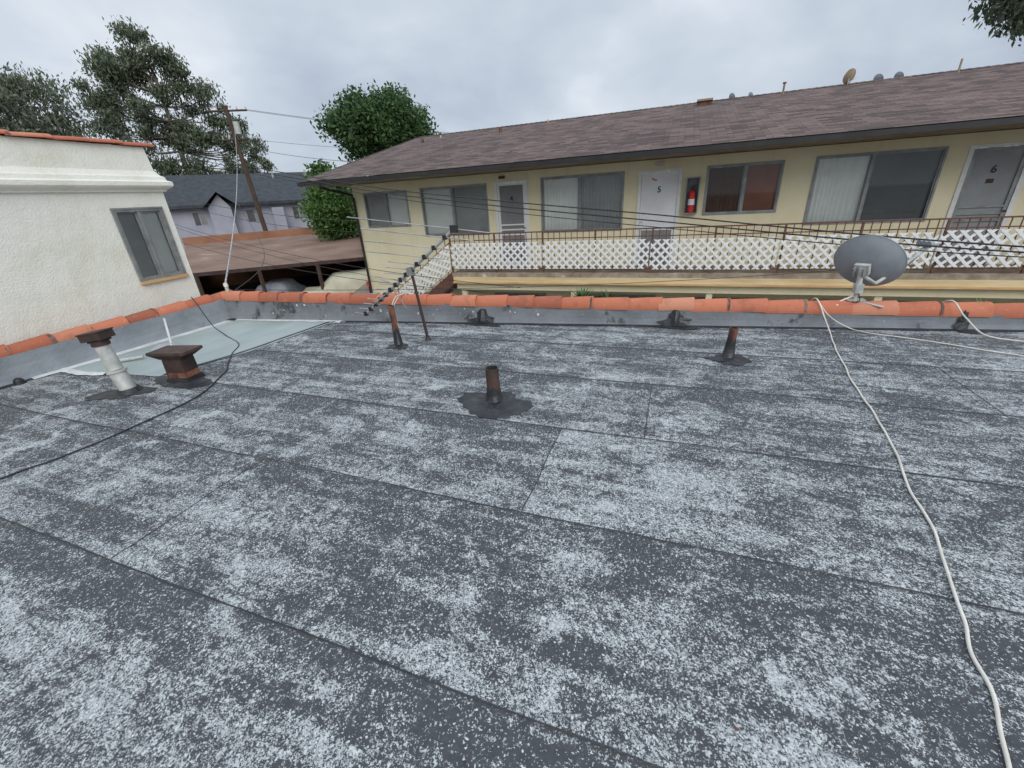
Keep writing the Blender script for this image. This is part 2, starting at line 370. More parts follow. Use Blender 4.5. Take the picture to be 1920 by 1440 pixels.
def leftpt(s):
    y=-6.5+s; return (-6.96,y,LZ(y)+.01)
tile_row(b,leftpt,11.35,.40,seed=9,h=1.05)
b.make('coping_tiles',own)
# silver patch & white coating
b=B()
def poly_irreg(b,pts,z,mat,amp=.03,sub=14,seed=0):
    out=[]
    for i in range(len(pts)):
        a=V((*pts[i],0));c=V((*pts[(i+1)%len(pts)],0)); d=(c-a).normalized(); nn=V((-d.y,d.x,0))
        for k in range(sub):
            p=a.lerp(c,k/sub); out.append((p+nn*amp*mnoise.noise(V((p.x*5+seed,p.y*5,0))))[:2]+(z,))
    b.add(out,[tuple(range(len(out)))],mat)
poly_irreg(b,[(-6.80,2.45),(-5.25,2.62),(-4.92,3.5),(-4.80,4.88),(-6.80,4.70)],.0065,'patch',.025)
b.make('silver_roof_patch',own)
b=B()
def band(b,pts,w,z,mat,seed,n=60):
    P=spline(pts,n//len(pts)+1); vs=[]
    for i,p in enumerate(P):
        d=(P[min(i+1,len(P)-1)]-P[max(i-1,0)]).normalized(); nn=V((-d.y,d.x,0))
        w1=w*(1+.7*mnoise.noise(V((i*.23,seed,0)))); w2=w*(1+.8*mnoise.noise(V((i*.19,seed+9,0))))
        vs+= [p+nn*w1+V((0,0,z)),p+V((0,0,z+.012)),p-nn*w2+V((0,0,z))]
    b.add(vs,[(i*3+j,i*3+3+j,i*3+4+j,i*3+1+j) for i in range(len(P)-1) for j in (0,1)],mat,True)
band(b,[(-6.80,2.2,0),(-6.76,3,0),(-6.76,3.9,0),(-6.74,4.68,0)],.08,.009,'whitecoat',1)
band(b,[(-6.84,2.5,0),(-6.4,2.46,0),(-6.0,2.52,0)],.05,.010,'whitecoat',12)
band(b,[(-6.7,4.73,0),(-6.0,4.78,0),(-5.3,4.86,0),(-4.75,4.93,0)],.055,.011,'whitecoat',3)
band(b,[(-4.72,4.92,0),(-4.68,4.8,0)],.045,.012,'whitecoat',5,20)
b.make('white_coating',own)
b=B()
band(b,[(-4.86,4.85,0),(-4.93,4.1,0),(-5.0,3.4,0),(-5.22,2.66,0)],.018,.007,'tar2',4)
band(b,[(-6.86,2.9,0),(-6.83,1.5,0),(-6.83,0,0),(-6.83,-3,0)],.07,.007,'tar2',6)
band(b,[(x,PY(x)-.045,0) for x in np.linspace(-4.6,8.8,30)],.03,.007,'tar2',8,120)
for (x,w,s) in ((-2.42,.14,1),(.10,.16,2),(3.0,.06,5)):
    n=30; vs=[(x,PY(x)-.035,.09)]
    for i in range(n):
        t=math.pi*2*i/n; rr=(1+.35*mnoise.noise(V((math.cos(t)*2+s,math.sin(t)*2,s))))
        xx=x+math.cos(t)*w*rr*(.62 if math.sin(t)>0 else 1.25); zz=.085+math.sin(t)*.12*rr
        zz=max(zz,.012); fl=.05*(1-min(1,zz/.2))**4
        vs.append((xx,PY(xx)-fl-.016,zz))
    b.add(vs,[(0,1+i,1+(i+1)%n) for i in range(n)],'tar')
    blob(b,x+.05,PY(x)-.11,.009,w*1.7,.055,'tar',s,h=.010,rough=.6)
b.make('tar_patches',own)
b=B()
for x in (-2.42,.10):
    y=PY(x); b.add([(x-.06,y-.05,.03),(x+.06,y-.05,.03),(x+.04,y-.02,.18),(x-.04,y-.02,.18),(x,y-.09,.05),(x,y-.03,.20)],[(0,4,5,3),(4,1,2,5),(3,5,2)],'tar')
b.make('scupper_patches',own)
b=B(); rs=random.Random(11)
for i in range(14):
    x=rs.uniform(-6.3,-1.2); z=rs.uniform(.10,PZ(x)-.17); y=PY(x)-.012; r=rs.uniform(.008,.022)
    vs=[(x+math.cos(t)*r*rs.uniform(.6,1.3),y-.004,z+math.sin(t)*r*rs.uniform(.6,1.5)) for t in np.linspace(0,5.6,8)]
    b.add(vs,[tuple(range(8))],'whitecoat')
b.make('paint_splashes',own)
b=B()
for i in range(30):
    x=rs.uniform(-4.5,3.5); y=rs.uniform(.4,5.0); r=rs.uniform(.004,.012)
    vs=[(x+math.cos(t)*r*rs.uniform(.6,1.3),y+math.sin(t)*r*rs.uniform(.5,1.2),.008+rs.uniform(0,.006)) for t in np.linspace(0,5.2,6)]
    b.add(vs,[tuple(range(6))],rs.choice(['rustdark','tar','curt_brown','rustdark']))
b.make('leaf_litter')
# ------------------------------------------------------------------ vent pipes
def vent_pipe(name,x,y,h,r,mat,tarh,blobr,seed,lean=(0,0)):
    b=B(); top=V((x+lean[0],y+lean[1],h)); n=28
    b.cyl((x,y,-.0),top,r,r,mat,n,caps=False)
    d=(top-V((x,y,0))).normalized()
    b.cyl(top-d*.16,top+d*.001,r*.84,r*.84,'darkroom',n,caps=False)
    a=d.orthogonal().normalized(); c=d.cross(a); vs=[]
    for rr in (r,r*.84):
        for i in range(n): t=2*math.pi*i/n; vs.append(top+(a*math.cos(t)+c*math.sin(t))*rr+d*.001)
    b.add(vs,[(i,(i+1)%n,n+(i+1)%n,n+i) for i in range(n)],mat)
    b.add([top-d*.15+(a*math.cos(2*math.pi*i/n)+c*math.sin(2*math.pi*i/n))*r*.84 for i in range(n)],[tuple(range(n))],'darkroom')
    vs=[];rs=random.Random(seed)
    for i in range(n):
        t=2*math.pi*i/n; hh=tarh*(1+.7*mnoise.noise(V((math.cos(t)*2+seed,math.sin(t)*2,3))))
        for (z,q) in ((.0,r+.05),(.025,r+.018),(hh*.7,r+.006),(hh,r+.001)):
            p=V((x,y,0)).lerp(top,z/h); vs.append(p+V((math.cos(t)*q,math.sin(t)*q,0)))
    b.add(vs,[(i*4+j,((i+1)%n)*4+j,((i+1)%n)*4+j+1,i*4+j+1) for i in range(n) for j in range(3)],'tar',True)
    blob(b,x+.01,y-.04,.007,blobr[0],blobr[1],'tar2',seed,h=.009,rough=.65)
    blob(b,x+.01,y-.03,.014,r*2.4,r*2.1,'tar',seed+1,h=.012,rough=.7)
    return b.make(name)
vent_pipe('rusty_vent_pipe',-1.33,2.94,.31,.056,'rust',.12,(.26,.21),21)
vent_pipe('rusty_vent_pipe.001',.61,4.38,.32,.040,'rustbright',.20,(.19,.15),22,lean=(.012,0))
vent_pipe('rusty_vent_pipe.002',-3.08,4.09,.50,.036,'rustbright',.20,(.14,.11),23,lean=(-.02,0))
b=B(); x,y=-5.09,2.25
b.cyl((x,y,0),(x-.06,y,.22),.074,.070,'galv',20); b.cyl((x-.06,y,.22),(x-.062,y,.245),.085,.085,'galv',20)
b.cyl((x-.062,y,.245),(x-.11,y,.53),.064,.062,'galv',20)
b.cyl((x,y,0),(x-.005,y,.05),.12,.085,'tar',20,caps=False)
b.cyl((x-.108,y,.50),(x-.111,y,.545),.075,.075,'rustdark',20)
MT=Matrix.Translation((x-.115,y,.595))@Matrix.Rotation(math.radians(12),4,'Z')@Matrix.Rotation(math.radians(-8),4,'Y')
b.box(-.125,.125,-.075,.075,-.035,.035,'rustdark',MT); b.box(-.132,.132,-.082,.082,.0352,.047,'rust',MT)
b.box(-.09,.09,-.05,.05,-.055,-.0355,'rust',MT)
blob(b,x-.02,y-.08,.008,.32,.15,'tar2',31,h=.012,rough=.6,rot=.5)
b.make('galvanised_vent_pipe')
b=B(); x,y=-4.82,2.64
R4=Matrix.Translation((x,y,0))@Matrix.Rotation(math.radians(12),4,'Z')
def frust(b,z0,z1,ax,ay,bx,by,mat):
    vs=[R4@V(p) for p in ((-ax,-ay,z0),(ax,-ay,z0),(ax,ay,z0),(-ax,ay,z0),(-bx,-by,z1),(bx,-by,z1),(bx,by,z1),(-bx,by,z1))]
    b.add(vs,[(3,2,1,0),(4,5,6,7),(0,1,5,4),(1,2,6,5),(2,3,7,6),(3,0,4,7)],mat)
frust(b,0,.05,.14,.11,.125,.095,'tar'); frust(b,.051,.11,.117,.087,.115,.085,'rustbright'); frust(b,.111,.26,.1149,.0849,.112,.082,'rustdark'); frust(b,.261,.315,.125,.09,.21,.125,'rustdark'); frust(b,.316,.345,.215,.13,.215,.13,'rust')
blob(b,x,y-.06,.009,.30,.18,'tar2',33,h=.012,rough=.6)
b.make('square_roof_vent')
b=B()
b.cyl((-6.75,2.08,.0),(-6.75,2.08,.03),.05,.045,'blackrubber',14)
for k in range(6):
    r0=.045*math.cos(k*.25);r1=.045*math.cos((k+1)*.25)
    b.cyl((-6.75,2.08,.03+.045*math.sin(k*.25)),(-6.75,2.08,.03+.045*math.sin((k+1)*.25)),r0,r1,'blackrubber',14,caps=False)
b.make('roof_drain_strainer')
# ------------------------------------------------------------------ dishes
def dish_mesh(b,c,nrm,up,rx,ry,depth,mat,thick=.006,rimm=None,roll=0):
    nrm=V(nrm).normalized(); u=V(up).cross(nrm).normalized(); w=nrm.cross(u); c=V(c); vs=[];K=8;n=40
    u,w=u*math.cos(roll)+w*math.sin(roll),w*math.cos(roll)-u*math.sin(roll)
    for layer in (0,1):
        for k in range(K+1):
            q=k/K
            for i in range(n):
                t=2*math.pi*i/n; vs.append(c+u*(math.cos(t)*rx*q)+w*(math.sin(t)*ry*q)+nrm*(depth*(q*q-1)-layer*thick))
    k1=(K+1)*n; fs=[]
    for k in range(K):
        for i in range(n):
            a=k*n+i;b2=k*n+(i+1)%n;c2=(k+1)*n+(i+1)%n;d=(k+1)*n+i
            fs.append((a,d,c2,b2)); fs.append((k1+a,k1+b2,k1+c2,k1+d))
    b.add(vs,fs,mat,True)
    rim=[c+u*(math.cos(2*math.pi*i/n)*rx)+w*(math.sin(2*math.pi*i/n)*ry)-nrm*thick*.5 for i in range(n+1)]
    b.tube(rim,.006,rimm or mat,6)
    return u,w,nrm
b=B(); c=V((2.05,5.84,.72)); nr=V((.55,.72,.36)).normalized()
u,w,nn=dish_mesh(b,c,nr,(0,0,1),.335,.305,.09,'dish',rimm='dish')
back=c-nn*.095
post=V((1.99,5.76,.20))
b.cyl(post,(1.99,5.74,.46),.021,.021,'galv',12)
MB=Matrix.Translation(back-nn*.03+V((0,0,-.03)))@nn.to_track_quat('Z','Y').to_matrix().to_4x4()
b.box(-.07,.07,-.06,.06,-.02,.03,'galv',MB); b.box(-.05,-.04,-.05,.05,-.09,-.02,'alum',MB); b.box(.04,.05,-.05,.05,-.09,-.02,'alum',MB)
b.cyl(V((1.99,5.74,.44)),back-nn*.05,.03,.025,'galv',12)
b.box(-.035,.035,-.05,.05,-.05,.05,'galv',Matrix.Translation((1.99,5.74,.44)))
b.cyl((1.99,5.76,.24),(1.80,5.66,.26),.011,.011,'whitecable',8); b.cyl((1.99,5.76,.30),(2.24,5.66,.25),.011,.011,'galv',8); b.cyl((1.99,5.76,.36),(1.78,5.70,.26),.010,.010,'whitecable',8)
b.box(-.09,.09,-.05,.05,0,.012,'galv',Matrix.Translation((2.0,5.77,.299)))
arm1=V((2.60,6.02,.83)); arm0=V((2.12,5.70,.50))
b.tube([back+V((0,0,-.10)),arm0,arm0.lerp(arm1,.55)+V((0,0,-.02)),arm1],[.022,.022,.020,.018],'galv',8)
b.tube([c+u*.30,arm1],.009,'galv',6)
ad=(c-arm1).normalized(); sd_=ad.cross(V((0,0,1))).normalized()
b.cyl(arm1-V((0,0,.03)),arm1+V((0,0,.05)),.02,.02,'dishwhite',10)
for q in (-.06,0,.06):
    p=arm1+sd_*q+V((0,0,.05)); b.cyl(p-ad*.06,p,.028,.026,'dishwhite',12); b.cyl(p,p+ad*.045,.026,.038,'dish',12)
b.tube(spline([arm1,arm1.lerp(arm0,.5)-V((0,0,.05)),back-V((0,0,.15)),(2.02,5.70,.30),(1.85,5.60,.33)],8),.005,'blackrubber')
b.make('satellite_dish')
b=B()
dish_mesh(b,(-6.05,3.22,.05),(.12,-.25,.95),(0,1,0),.22,.15,.035,'dish')
b.cyl((-6.05,3.30,.03),(-6.55,3.62,.33),.014,.014,'dishwhite',8)
b.cyl((-6.1,2.98,.04),(-6.35,2.78,.03),.018,.025,'galv',10)
b.make('discarded_satellite_dish')
# ------------------------------------------------------------------ yagi antenna
b=B()
b.cyl((-2.83,4.37,0),(-2.915,4.35,.86),.019,.017,'rustdark',10); b.cyl((-2.83,4.37,0),(-2.832,4.37,.03),.04,.03,'tar',12)
A=V((-2.32,4.42,1.31)); Cc=V((-3.62,4.22,.33)); b.tube([A,Cc],.018,'rod',8)
b.box(-.035,.035,-.035,.035,-.045,.045,'alum',Matrix.Translation((-2.91,4.33,.86)))
ed=V((-.86,-.40,.16)).normalized()
L=[(.0,1.15),(.09,.92),(.2,.78),(.3,.66),(.38,.34),(.44,.30),(.5,.26),(.56,.24),(.62,.20),(.68,.18),(.74,.17),(.80,.16),(.86,.15),(.92,.14),(.98,.14)]
dn=(Cc-A).normalized()
for (t,h) in L:
    p=A.lerp(Cc,t); rr=.0062
    b.cyl(p-ed*h*.35,p+ed*h,rr,rr,'rod',6)
    b.box(-.022,.022,-.022,.022,-.022,.028,'blackrubber',Matrix.Translation(p))
b.box(-.04,.04,-.026,.026,-.04,.04,'blackrubber',Matrix.Translation(A))
for s in (1,-1):
    b.cyl(A.lerp(Cc,.62),A.lerp(Cc,.62)+ed*.22*s+V((0,0,.16))+dn*.1,.006,.006,'rod',6)
    b.cyl(A.lerp(Cc,.66),A.lerp(Cc,.66)+ed*.2*s+V((0,0,-.16))+dn*.1,.006,.006,'rod',6)
b.tube(spline([A.lerp(Cc,.55),(-3.0,4.3,.62),(-3.16,4.28,.55),(-3.20,4.2,.35),(-3.12,4.2,.2),(-3.16,4.2,.42),(-3.06,4.22,.58)],8),.007,'whitecable')
b.make('tv_antenna')
# ------------------------------------------------------------------ cables
def cable(name,pts,r,mat,z=.010,k=8):
    b=B(); P=spline([(p[0],p[1],p[2] if len(p)>2 else z) for p in pts],k)
    P=[p+V((.010*mnoise.noise(p*4),.008*mnoise.noise(p*4+V((9,9,9))),0)) for p in P]
    b.tube(P,r,mat,8); return b.make(name)
cable('white_cable',[(1.62,5.95,.22),(1.60,5.66,.33),(1.66,5.50,.18),(1.72,5.35,.012),(1.65,4.95),(1.58,4.4),(1.52,3.95),(1.50,3.6),(1.48,3.37),(1.45,3.1),(1.42,2.86),(1.37,2.6),(1.33,2.41),(1.32,2.25),(1.31,2.11),(1.27,1.96),(1.24,1.83),(1.20,1.68),(1.18,1.56),(1.145,1.44),(1.13,1.32),(1.08,1.18),(1.05,1.07),(1.0,.9),(.95,.5)],.0065,'whitecable')
cable('white_cable.001',[(1.60,5.68,.33),(1.72,5.55,.17),(1.95,5.6,.02),(2.1,5.45),(2.35,5.34),(2.59,5.22),(2.85,5.05),(3.09,4.91),(3.4,4.7),(4.2,4.4)],.006,'whitecable')
cable('white_cable.002',[(2.88,6.1,.16),(2.86,5.78,.31),(2.95,5.64,.17),(3.1,5.5,.02),(3.4,5.35),(3.9,5.1),(4.6,4.8)],.008,'whitecable')
cable('black_cable',[(-7.0,4.35,.46),(-6.9,4.3,.45),(-6.72,4.25,.28),(-6.35,4.1,.10),(-5.9,3.95,.014),(-5.35,3.7),(-5.06,3.37),(-4.72,3.05),(-4.59,2.94),(-4.40,2.66),(-4.22,2.39),(-4.17,2.15),(-4.16,1.96),(-4.15,1.75),(-4.15,1.55),(-4.17,1.38),(-4.19,1.23),(-4.24,1.1),(-4.27,.97),(-4.35,.6),(-4.6,0)],.0065,'blackrubber')
b=B()
b.cyl((-6.80,4.80,.02),(-6.86,4.86,.52),.030,.028,'galv',12); b.cyl((-6.86,4.86,.52),(-6.865,4.86,.58),.036,.03,'whitecable',12)
b.cyl((-6.855,4.85,.28),(-6.857,4.852,.32),.04,.04,'whitecoat',12)
blob(b,-6.74,4.70,.014,.10,.08,'tar',50,h=.02)
b.make('service_conduit')
# ------------------------------------------------------------------ wall with openings
def wall_open(b,x0,x1,z0,z1,y,ops,mat,depth=.12):
    xs=sorted({x0,x1,*[o[0] for o in ops],*[o[1] for o in ops]}); zs=sorted({z0,z1,*[o[2] for o in ops],*[o[3] for o in ops]})
    for i in range(len(xs)-1):
        for j in range(len(zs)-1):
            cx=(xs[i]+xs[i+1])/2; cz=(zs[j]+zs[j+1])/2
            if any(o[0]<cx<o[1] and o[2]<cz<o[3] for o in ops): continue
            b.quad((xs[i],y,zs[j]),(xs[i+1],y,zs[j]),(xs[i+1],y,zs[j+1]),(xs[i],y,zs[j+1]),mat)
    for (a,c,d,e) in ops:
        b.quad((a,y,d),(a,y,e),(a,y+depth,e),(a,y+depth,d),mat); b.quad((c,y,d),(c,y+depth,d),(c,y+depth,e),(c,y,e),mat)
        b.quad((a,y,e),(c,y,e),(c,y+depth,e),(a,y+depth,e),mat); b.quad((a,y,d),(a,y+depth,d),(c,y+depth,d),(c,y,d),mat)
def curtain(b,x0,x1,z0,z1,y,mat,kind):
    if kind=='pleat':
        n=max(8,int((x1-x0)/.012)); vs=[]; ph=random.random()*6
        for i in range(n+1):
            x=x0+(x1-x0)*i/n; off=.014*math.sin(x*78+ph+1.5*math.sin(x*9))
            vs+= [(x,y+off,z0),(x,y+off*.7,z1)]
        b.add(vs,[(2*i,2*i+2,2*i+3,2*i+1) for i in range(n)],mat,True)
    elif kind=='blind':
        z=z0
        while z<z1-.01:
            b.quad((x0,y-.004,z),(x1,y-.004,z),(x1,y+.004,z+.0245),(x0,y+.004,z+.0245),mat); z+=.025
        b.quad((x0,y+.02,z0),(x1,y+.02,z0),(x1,y+.02,z1),(x0,y+.02,z1),'curt_mid')
    else: b.quad((x0,y,z0),(x1,y,z0),(x1,y,z1),(x0,y,z1),mat)
def window(parent,x0,x1,z0,z1,y,L,Rr,split=.5,fr='alum',sill=None,name='window',f=.035,cd=.068):
    b=B(); yf=y-.015; yb=y+.05
    b.box(x0,x0+f,yf,yb,z0,z1,fr); b.box(x1-f,x1,yf,yb,z0,z1,fr)
    b.box(x0+f,x1-f,yf,yb,z1-f,z1,fr); b.box(x0+f,x1-f,yf,yb,z0,z0+f,fr)
    xm=x0+(x1-x0)*split
    b.box(xm-.022,xm+.022,yf+.01,yb-.005,z0+f,z1-f,fr)
    g=.022
    for (a,c,yy) in ((x0+f,xm-.022,y+.022),(xm+.022,x1-f,y+.006)):
        b.box(a,a+g,yy,yy+.018,z0+f,z1-f,fr); b.box(c-g,c,yy,yy+.018,z0+f,z1-f,fr)
        b.box(a+g,c-g,yy,yy+.018,z0+f,z0+f+g,fr); b.box(a+g,c-g,yy,yy+.018,z1-f-g,z1-f,fr)
    b.quad((x0+f+g,y+.03,z0+f+g),(xm-.02-g,y+.03,z0+f+g),(xm-.02-g,y+.03,z1-f-g),(x0+f+g,y+.03,z1-f-g),'glass')
    b.quad((xm+.02+g,y+.015,z0+f+g),(x1-f-g,y+.015,z0+f+g),(x1-f-g,y+.015,z1-f-g),(xm+.02+g,y+.015,z1-f-g),'glass')
    curtain(b,x0+.01,xm,z0+.02,z1-.02,y+cd,*L); curtain(b,xm,x1-.01,z0+.02,z1-.02,y+cd,*Rr)
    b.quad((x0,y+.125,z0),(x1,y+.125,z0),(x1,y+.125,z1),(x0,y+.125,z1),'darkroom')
    if sill: b.box(x0-.03,x1+.03,y-.05,y-.002,z0-.045,z0-.003,sill)
    return b.make(name,parent)
# ------------------------------------------------------------------ apartment building
apt=empty('apartment_building'); FY=10.8
XL,XR=-8.8,14.5
wins=[(-8.45,-7.0,1.0,1.93),(-6.57,-4.61,.72,1.95),(-3.18,-1.19,.72,1.98),(.52,1.95,.98,1.96),(2.48,4.50,.71,1.98),(6.2,8.1,.72,1.96),(9.9,11.8,.72,1.96)]
doors=[(-4.38,-3.53,-.1,1.97),(-.86,.02,-.1,1.96),(4.82,5.68,-.1,1.96),(8.5,9.35,-.1,1.96)]
low=[(-7.6,-6.0,-1.9,-.85),(-4.6,-3.1,-2.0,-.82),(-2.1,-.3,-2.0,-.82),(.4,2.0,-2.0,-.84),(3.0,5.2,-2.0,-.84),(6.4,8.4,-2,-.84)]
b=B(); wall_open(b,XL,XR,-2.9,2.16,FY,wins+doors+low,'stuccoY')
b.quad((XL,FY,-2.9),(XL,FY,2.16),(XL,21.2,2.16),(XL,21.2,-2.9),'stuccoY'); b.quad((XR,FY,-2.9),(XR,21.2,-2.9),(XR,21.2,2.16),(XR,FY,2.16),'stuccoY')
b.quad((XL,21.2,-2.9),(XL,21.2,2.16),(XR,21.2,2.16),(XR,21.2,-2.9),'stuccoY')
b.add([(XL+.001,FY,2.16),(XL+.001,21.2,2.16),(XL+.001,16,3.5)],[(0,1,2)],'stuccoY')
b.make('walls',apt)
sp=[(('curt_mid','blind'),('curt_light','blind'),.5),(('curt_light','blind'),('curt_mid','blind'),.48),(('curt_light','pleat'),('curt_mid','pleat'),.48),(('curt_brown','pleat'),('curt_orange','flat'),.52),(('curt_light','pleat'),('curt_dark','flat'),.46),(('curt_light','pleat'),('curt_mid','pleat'),.5),(('curt_light','pleat'),('curt_mid','pleat'),.5)]
for w_,s_ in zip(wins,sp): window(apt,*w_,FY,s_[0],s_[1],s_[2])
for w_ in low: window(apt,*w_,FY,('darkroom','flat'),('curt_dark','flat'),.5,name='lower_window')
def door(x0,x1,z0,z1,style):
    b=B(); y=FY; fr='whiteframe'; f=.05
    b.box(x0-.02,x0+f,y-.02,y+.06,z0,z1,fr); b.box(x1-f,x1+.02,y-.02,y+.06,z0,z1,fr); b.box(x0+f,x1-f,y-.02,y+.06,z1-f,z1+.0,fr)
    a,c=x0+f+.004,x1-f-.004
    top=z1-f-.004
    if style=='5':
        mid=z0+.86
        b.box(a,c,y+.0,y+.03,mid,top,'whitedoor'); b.box(a+.06,c-.06,y-.006,y-.001,mid+.08,top-.08,'whitedoor')
        b.box(a,c,y-.01,y+.03,mid-.06,mid-.003,'whiteframe'); b.box(a,c,y+.0,y+.02,z0,mid-.063,'screen')
        b.box(a,a+.05,y-.012,y-.002,z0,mid-.063,'whiteframe'); b.box(c-.05,c,y-.012,y-.002,z0,mid-.063,'whiteframe')
        b.tube(spline([(a+.22,y-.012,1.80),(a+.26,y-.012,1.76),(a+.33,y-.012,1.75)],4),.011,'red',6)
        b.cyl((a+.05,y-.05,z0+1.0),(a+.05,y-.005,z0+1.0),.02,.02,'galv',8)
    else:
        fm='alum' if style=='6' else 'whiteframe'
        b.box(a,c,y+.02,y+.03,z0,top,'screenlight' if style=='6' else 'screen')
        b.box(a,a+.055,y-.005,y+.018,z0,top,fm); b.box(c-.055,c,y-.005,y+.018,z0,top,fm); b.box(a+.055,c-.055,y-.005,y+.018,top-.055,top,fm)
        for zz in (z0+1.02,z0+.90,z0+.78,z0+.45): b.box(a+.055,c-.055,y-.004,y+.016,zz,zz+.035,fm)
        b.box(a+.055,c-.055,y-.004,y+.016,z0,z0+.12,fm)
        b.cyl((c-.03,y-.05,z0+.95),(c-.03,y-.005,z0+.95),.016,.016,'blackrubber',8)
        if style=='6': b.box((a+c)/2-.05,(a+c)/2+.05,y+.010,y+.018,1.33,1.40,'rustdark')
    b.make('door',apt)
    cu=bpy.data.curves.new('number',"FONT"); cu.body=style; cu.size=.17; cu.align_x='CENTER'; cu.extrude=.002; cu.offset=.003; cu.materials.append(M['blackrubber'])
    t=bpy.data.objects.new('door_number',cu); COL.objects.link(t); t.parent=apt; t.location=((x0+x1)/2,y-.012 if style=='5' else y+.012,1.50); t.rotation_euler=(math.pi/2,0,0)
for d_,s_ in zip(doors,['4','5','6','7']): door(*d_,s_)
e=empty('fire_extinguisher')
b=B(); x0,x1,z0,z1=.13,.41,1.03,1.76; y=FY
b.box(x0,x1,y-.14,y-.01,z0,z0+.02,'alum'); b.box(x0,x1,y-.14,y-.01,z1-.02,z1,'alum'); b.box(x0,x0+.02,y-.14,y-.01,z0+.02,z1-.02,'alum'); b.box(x1-.02,x1,y-.14,y-.01,z0+.02,z1-.02,'alum')
b.box(x0+.02,x1-.02,y-.02,y-.01,z0+.02,z1-.02,'curt_dark'); b.make('cabinet',e)
b=B(); cx=.27;cy=y-.085
b.cyl((cx,cy,z0+.03),(cx,cy,z0+.42),.07,.07,'red',20); b.cyl((cx,cy,z0+.42),(cx,cy,z0+.48),.07,.025,'red',20); b.cyl((cx,cy,z0+.48),(cx,cy,z0+.53),.02,.02,'blackrubber',10)
b.cyl((cx,cy,z0+.18),(cx,cy,z0+.30),.0715,.0715,'whitelabel',20,caps=False)
b.box(cx-.03,cx+.06,cy-.012,cy+.012,z0+.53,z0+.55,'blackrubber'); b.box(cx-.03,cx+.07,cy-.01,cy+.01,z0+.565,z0+.58,'blackrubber')
b.tube(spline([(cx,cy-.02,z0+.5),(cx+.07,cy-.03,z0+.45),(cx+.085,cy-.03,z0+.25)],6),.009,'blackrubber'); b.make('extinguisher_bottle',e)
b=B()
b.box(-.55,-.35,FY-.06,FY-.002,2.03,2.10,'galv'); b.box(-4.25,-4.1,FY-.06,FY-.002,2.02,2.08,'blackmetal'); b.make('wall_lamp',apt)
# roof
RX0,RX1=-9.45,15; EY,EZ=9.6,2.275; RY,RZ=16.0,3.86; BY=22.4
b=B()
b.quad((RX0,EY-.03,EZ),(RX1,EY-.03,EZ),(RX1,RY,RZ),(RX0,RY,RZ),'shingle'); b.quad((RX0,RY,RZ),(RX1,RY,RZ),(RX1,BY,EZ),(RX0,BY,EZ),'shingle')
b.make('shingle_roof',apt)
b=B()
b.quad((RX0,EY,2.172),(RX0,FY+.3,2.172),(RX1,FY+.3,2.172),(RX1,EY,2.172),'soffit')
b.box(RX0,RX1,EY,EY+.03,2.173,EZ-.006,'blackmetal')
b.box(RX0-.01,RX1,EY-.11,EY-.002,2.165,2.18,'blackmetal'); b.box(RX0-.01,RX1,EY-.11,EY-.098,2.1801,2.25,'blackmetal')
for s in (0,1):
    (y0,z0),(y1,z1)=(((EY,EZ),(RY,RZ)),((RY,RZ),(BY,EZ)))[s]
    b.add([(RX0-.02,y0,z0+.015),(RX0-.02,y1,z1+.015),(RX0-.02,y1,z1-.12),(RX0-.02,y0,z0-.12),(RX0+.02,y0,z0+.015),(RX0+.02,y1,z1+.015),(RX0+.02,y1,z1-.12),(RX0+.02,y0,z0-.12)],[(0,1,2,3),(7,6,5,4),(0,4,5,1),(3,2,6,7)],'blackmetal')
b.quad((RX0,EY,EZ-.10),(XL,EY,EZ-.10),(XL,RY,RZ-.10),(RX0,RY,RZ-.10),'soffit')
b.quad((RX0,RY,RZ-.10),(XL,RY,RZ-.10),(XL,BY,EZ-.10),(RX0,BY,EZ-.10),'soffit')
b.make('gutter_and_fascia',apt)
b=B()
x=RX0
while x<RX1:
    b.add([(x,RY-.14,RZ-.03),(x+.19,RY-.14,RZ-.022),(x+.19,RY,RZ+.022),(x,RY,RZ+.012),(x+.19,RY+.14,RZ-.022),(x,RY+.14,RZ-.03)],[(0,1,2,3),(3,2,4,5)],'shingle'); x+=.18
b.make('ridge_cap',apt)
b=B(); b.tube([(XL+.02,9.55,2.18),(XL+.02,9.62,2.08),(XL+.03,FY-.10,1.9),(XL+.03,FY-.05,1.8),(XL+.03,FY-.05,-2.9)],.035,'blackmetal',8); b.make('downpipe',apt)
zr=lambda y:EZ+(RZ-EZ)*(y-EY)/(RY-EY)
b=B()
def pv(x,y,h,mat='rust',r=.03): b.cyl((x,y,zr(y)-.02),(x,y,zr(y)+h),r,r,mat,10)
b.box(.30,.62,15.3,15.6,zr(15.3)-.02,zr(15.3)+.10,'rustbright'); b.box(.25,.67,15.25,15.65,zr(15.3)+.1002,zr(15.3)+.15,'soffit')
pv(2.42,15.4,.26,'soffit',.025); b.box(2.38,2.46,15.36,15.44,zr(15.4)+.261,zr(15.4)+.29,'rustbright')
pv(6.2,15.6,.28,'soffit',.022); pv(-5.6,14.6,.12,'rustbright',.05); pv(-8.4,14.4,.10,'rustbright',.05); pv(-4.3,15.7,.08,'orangetrim'); pv(-8.0,15.0,.08,'galv')
b.make('roof_vents',apt)
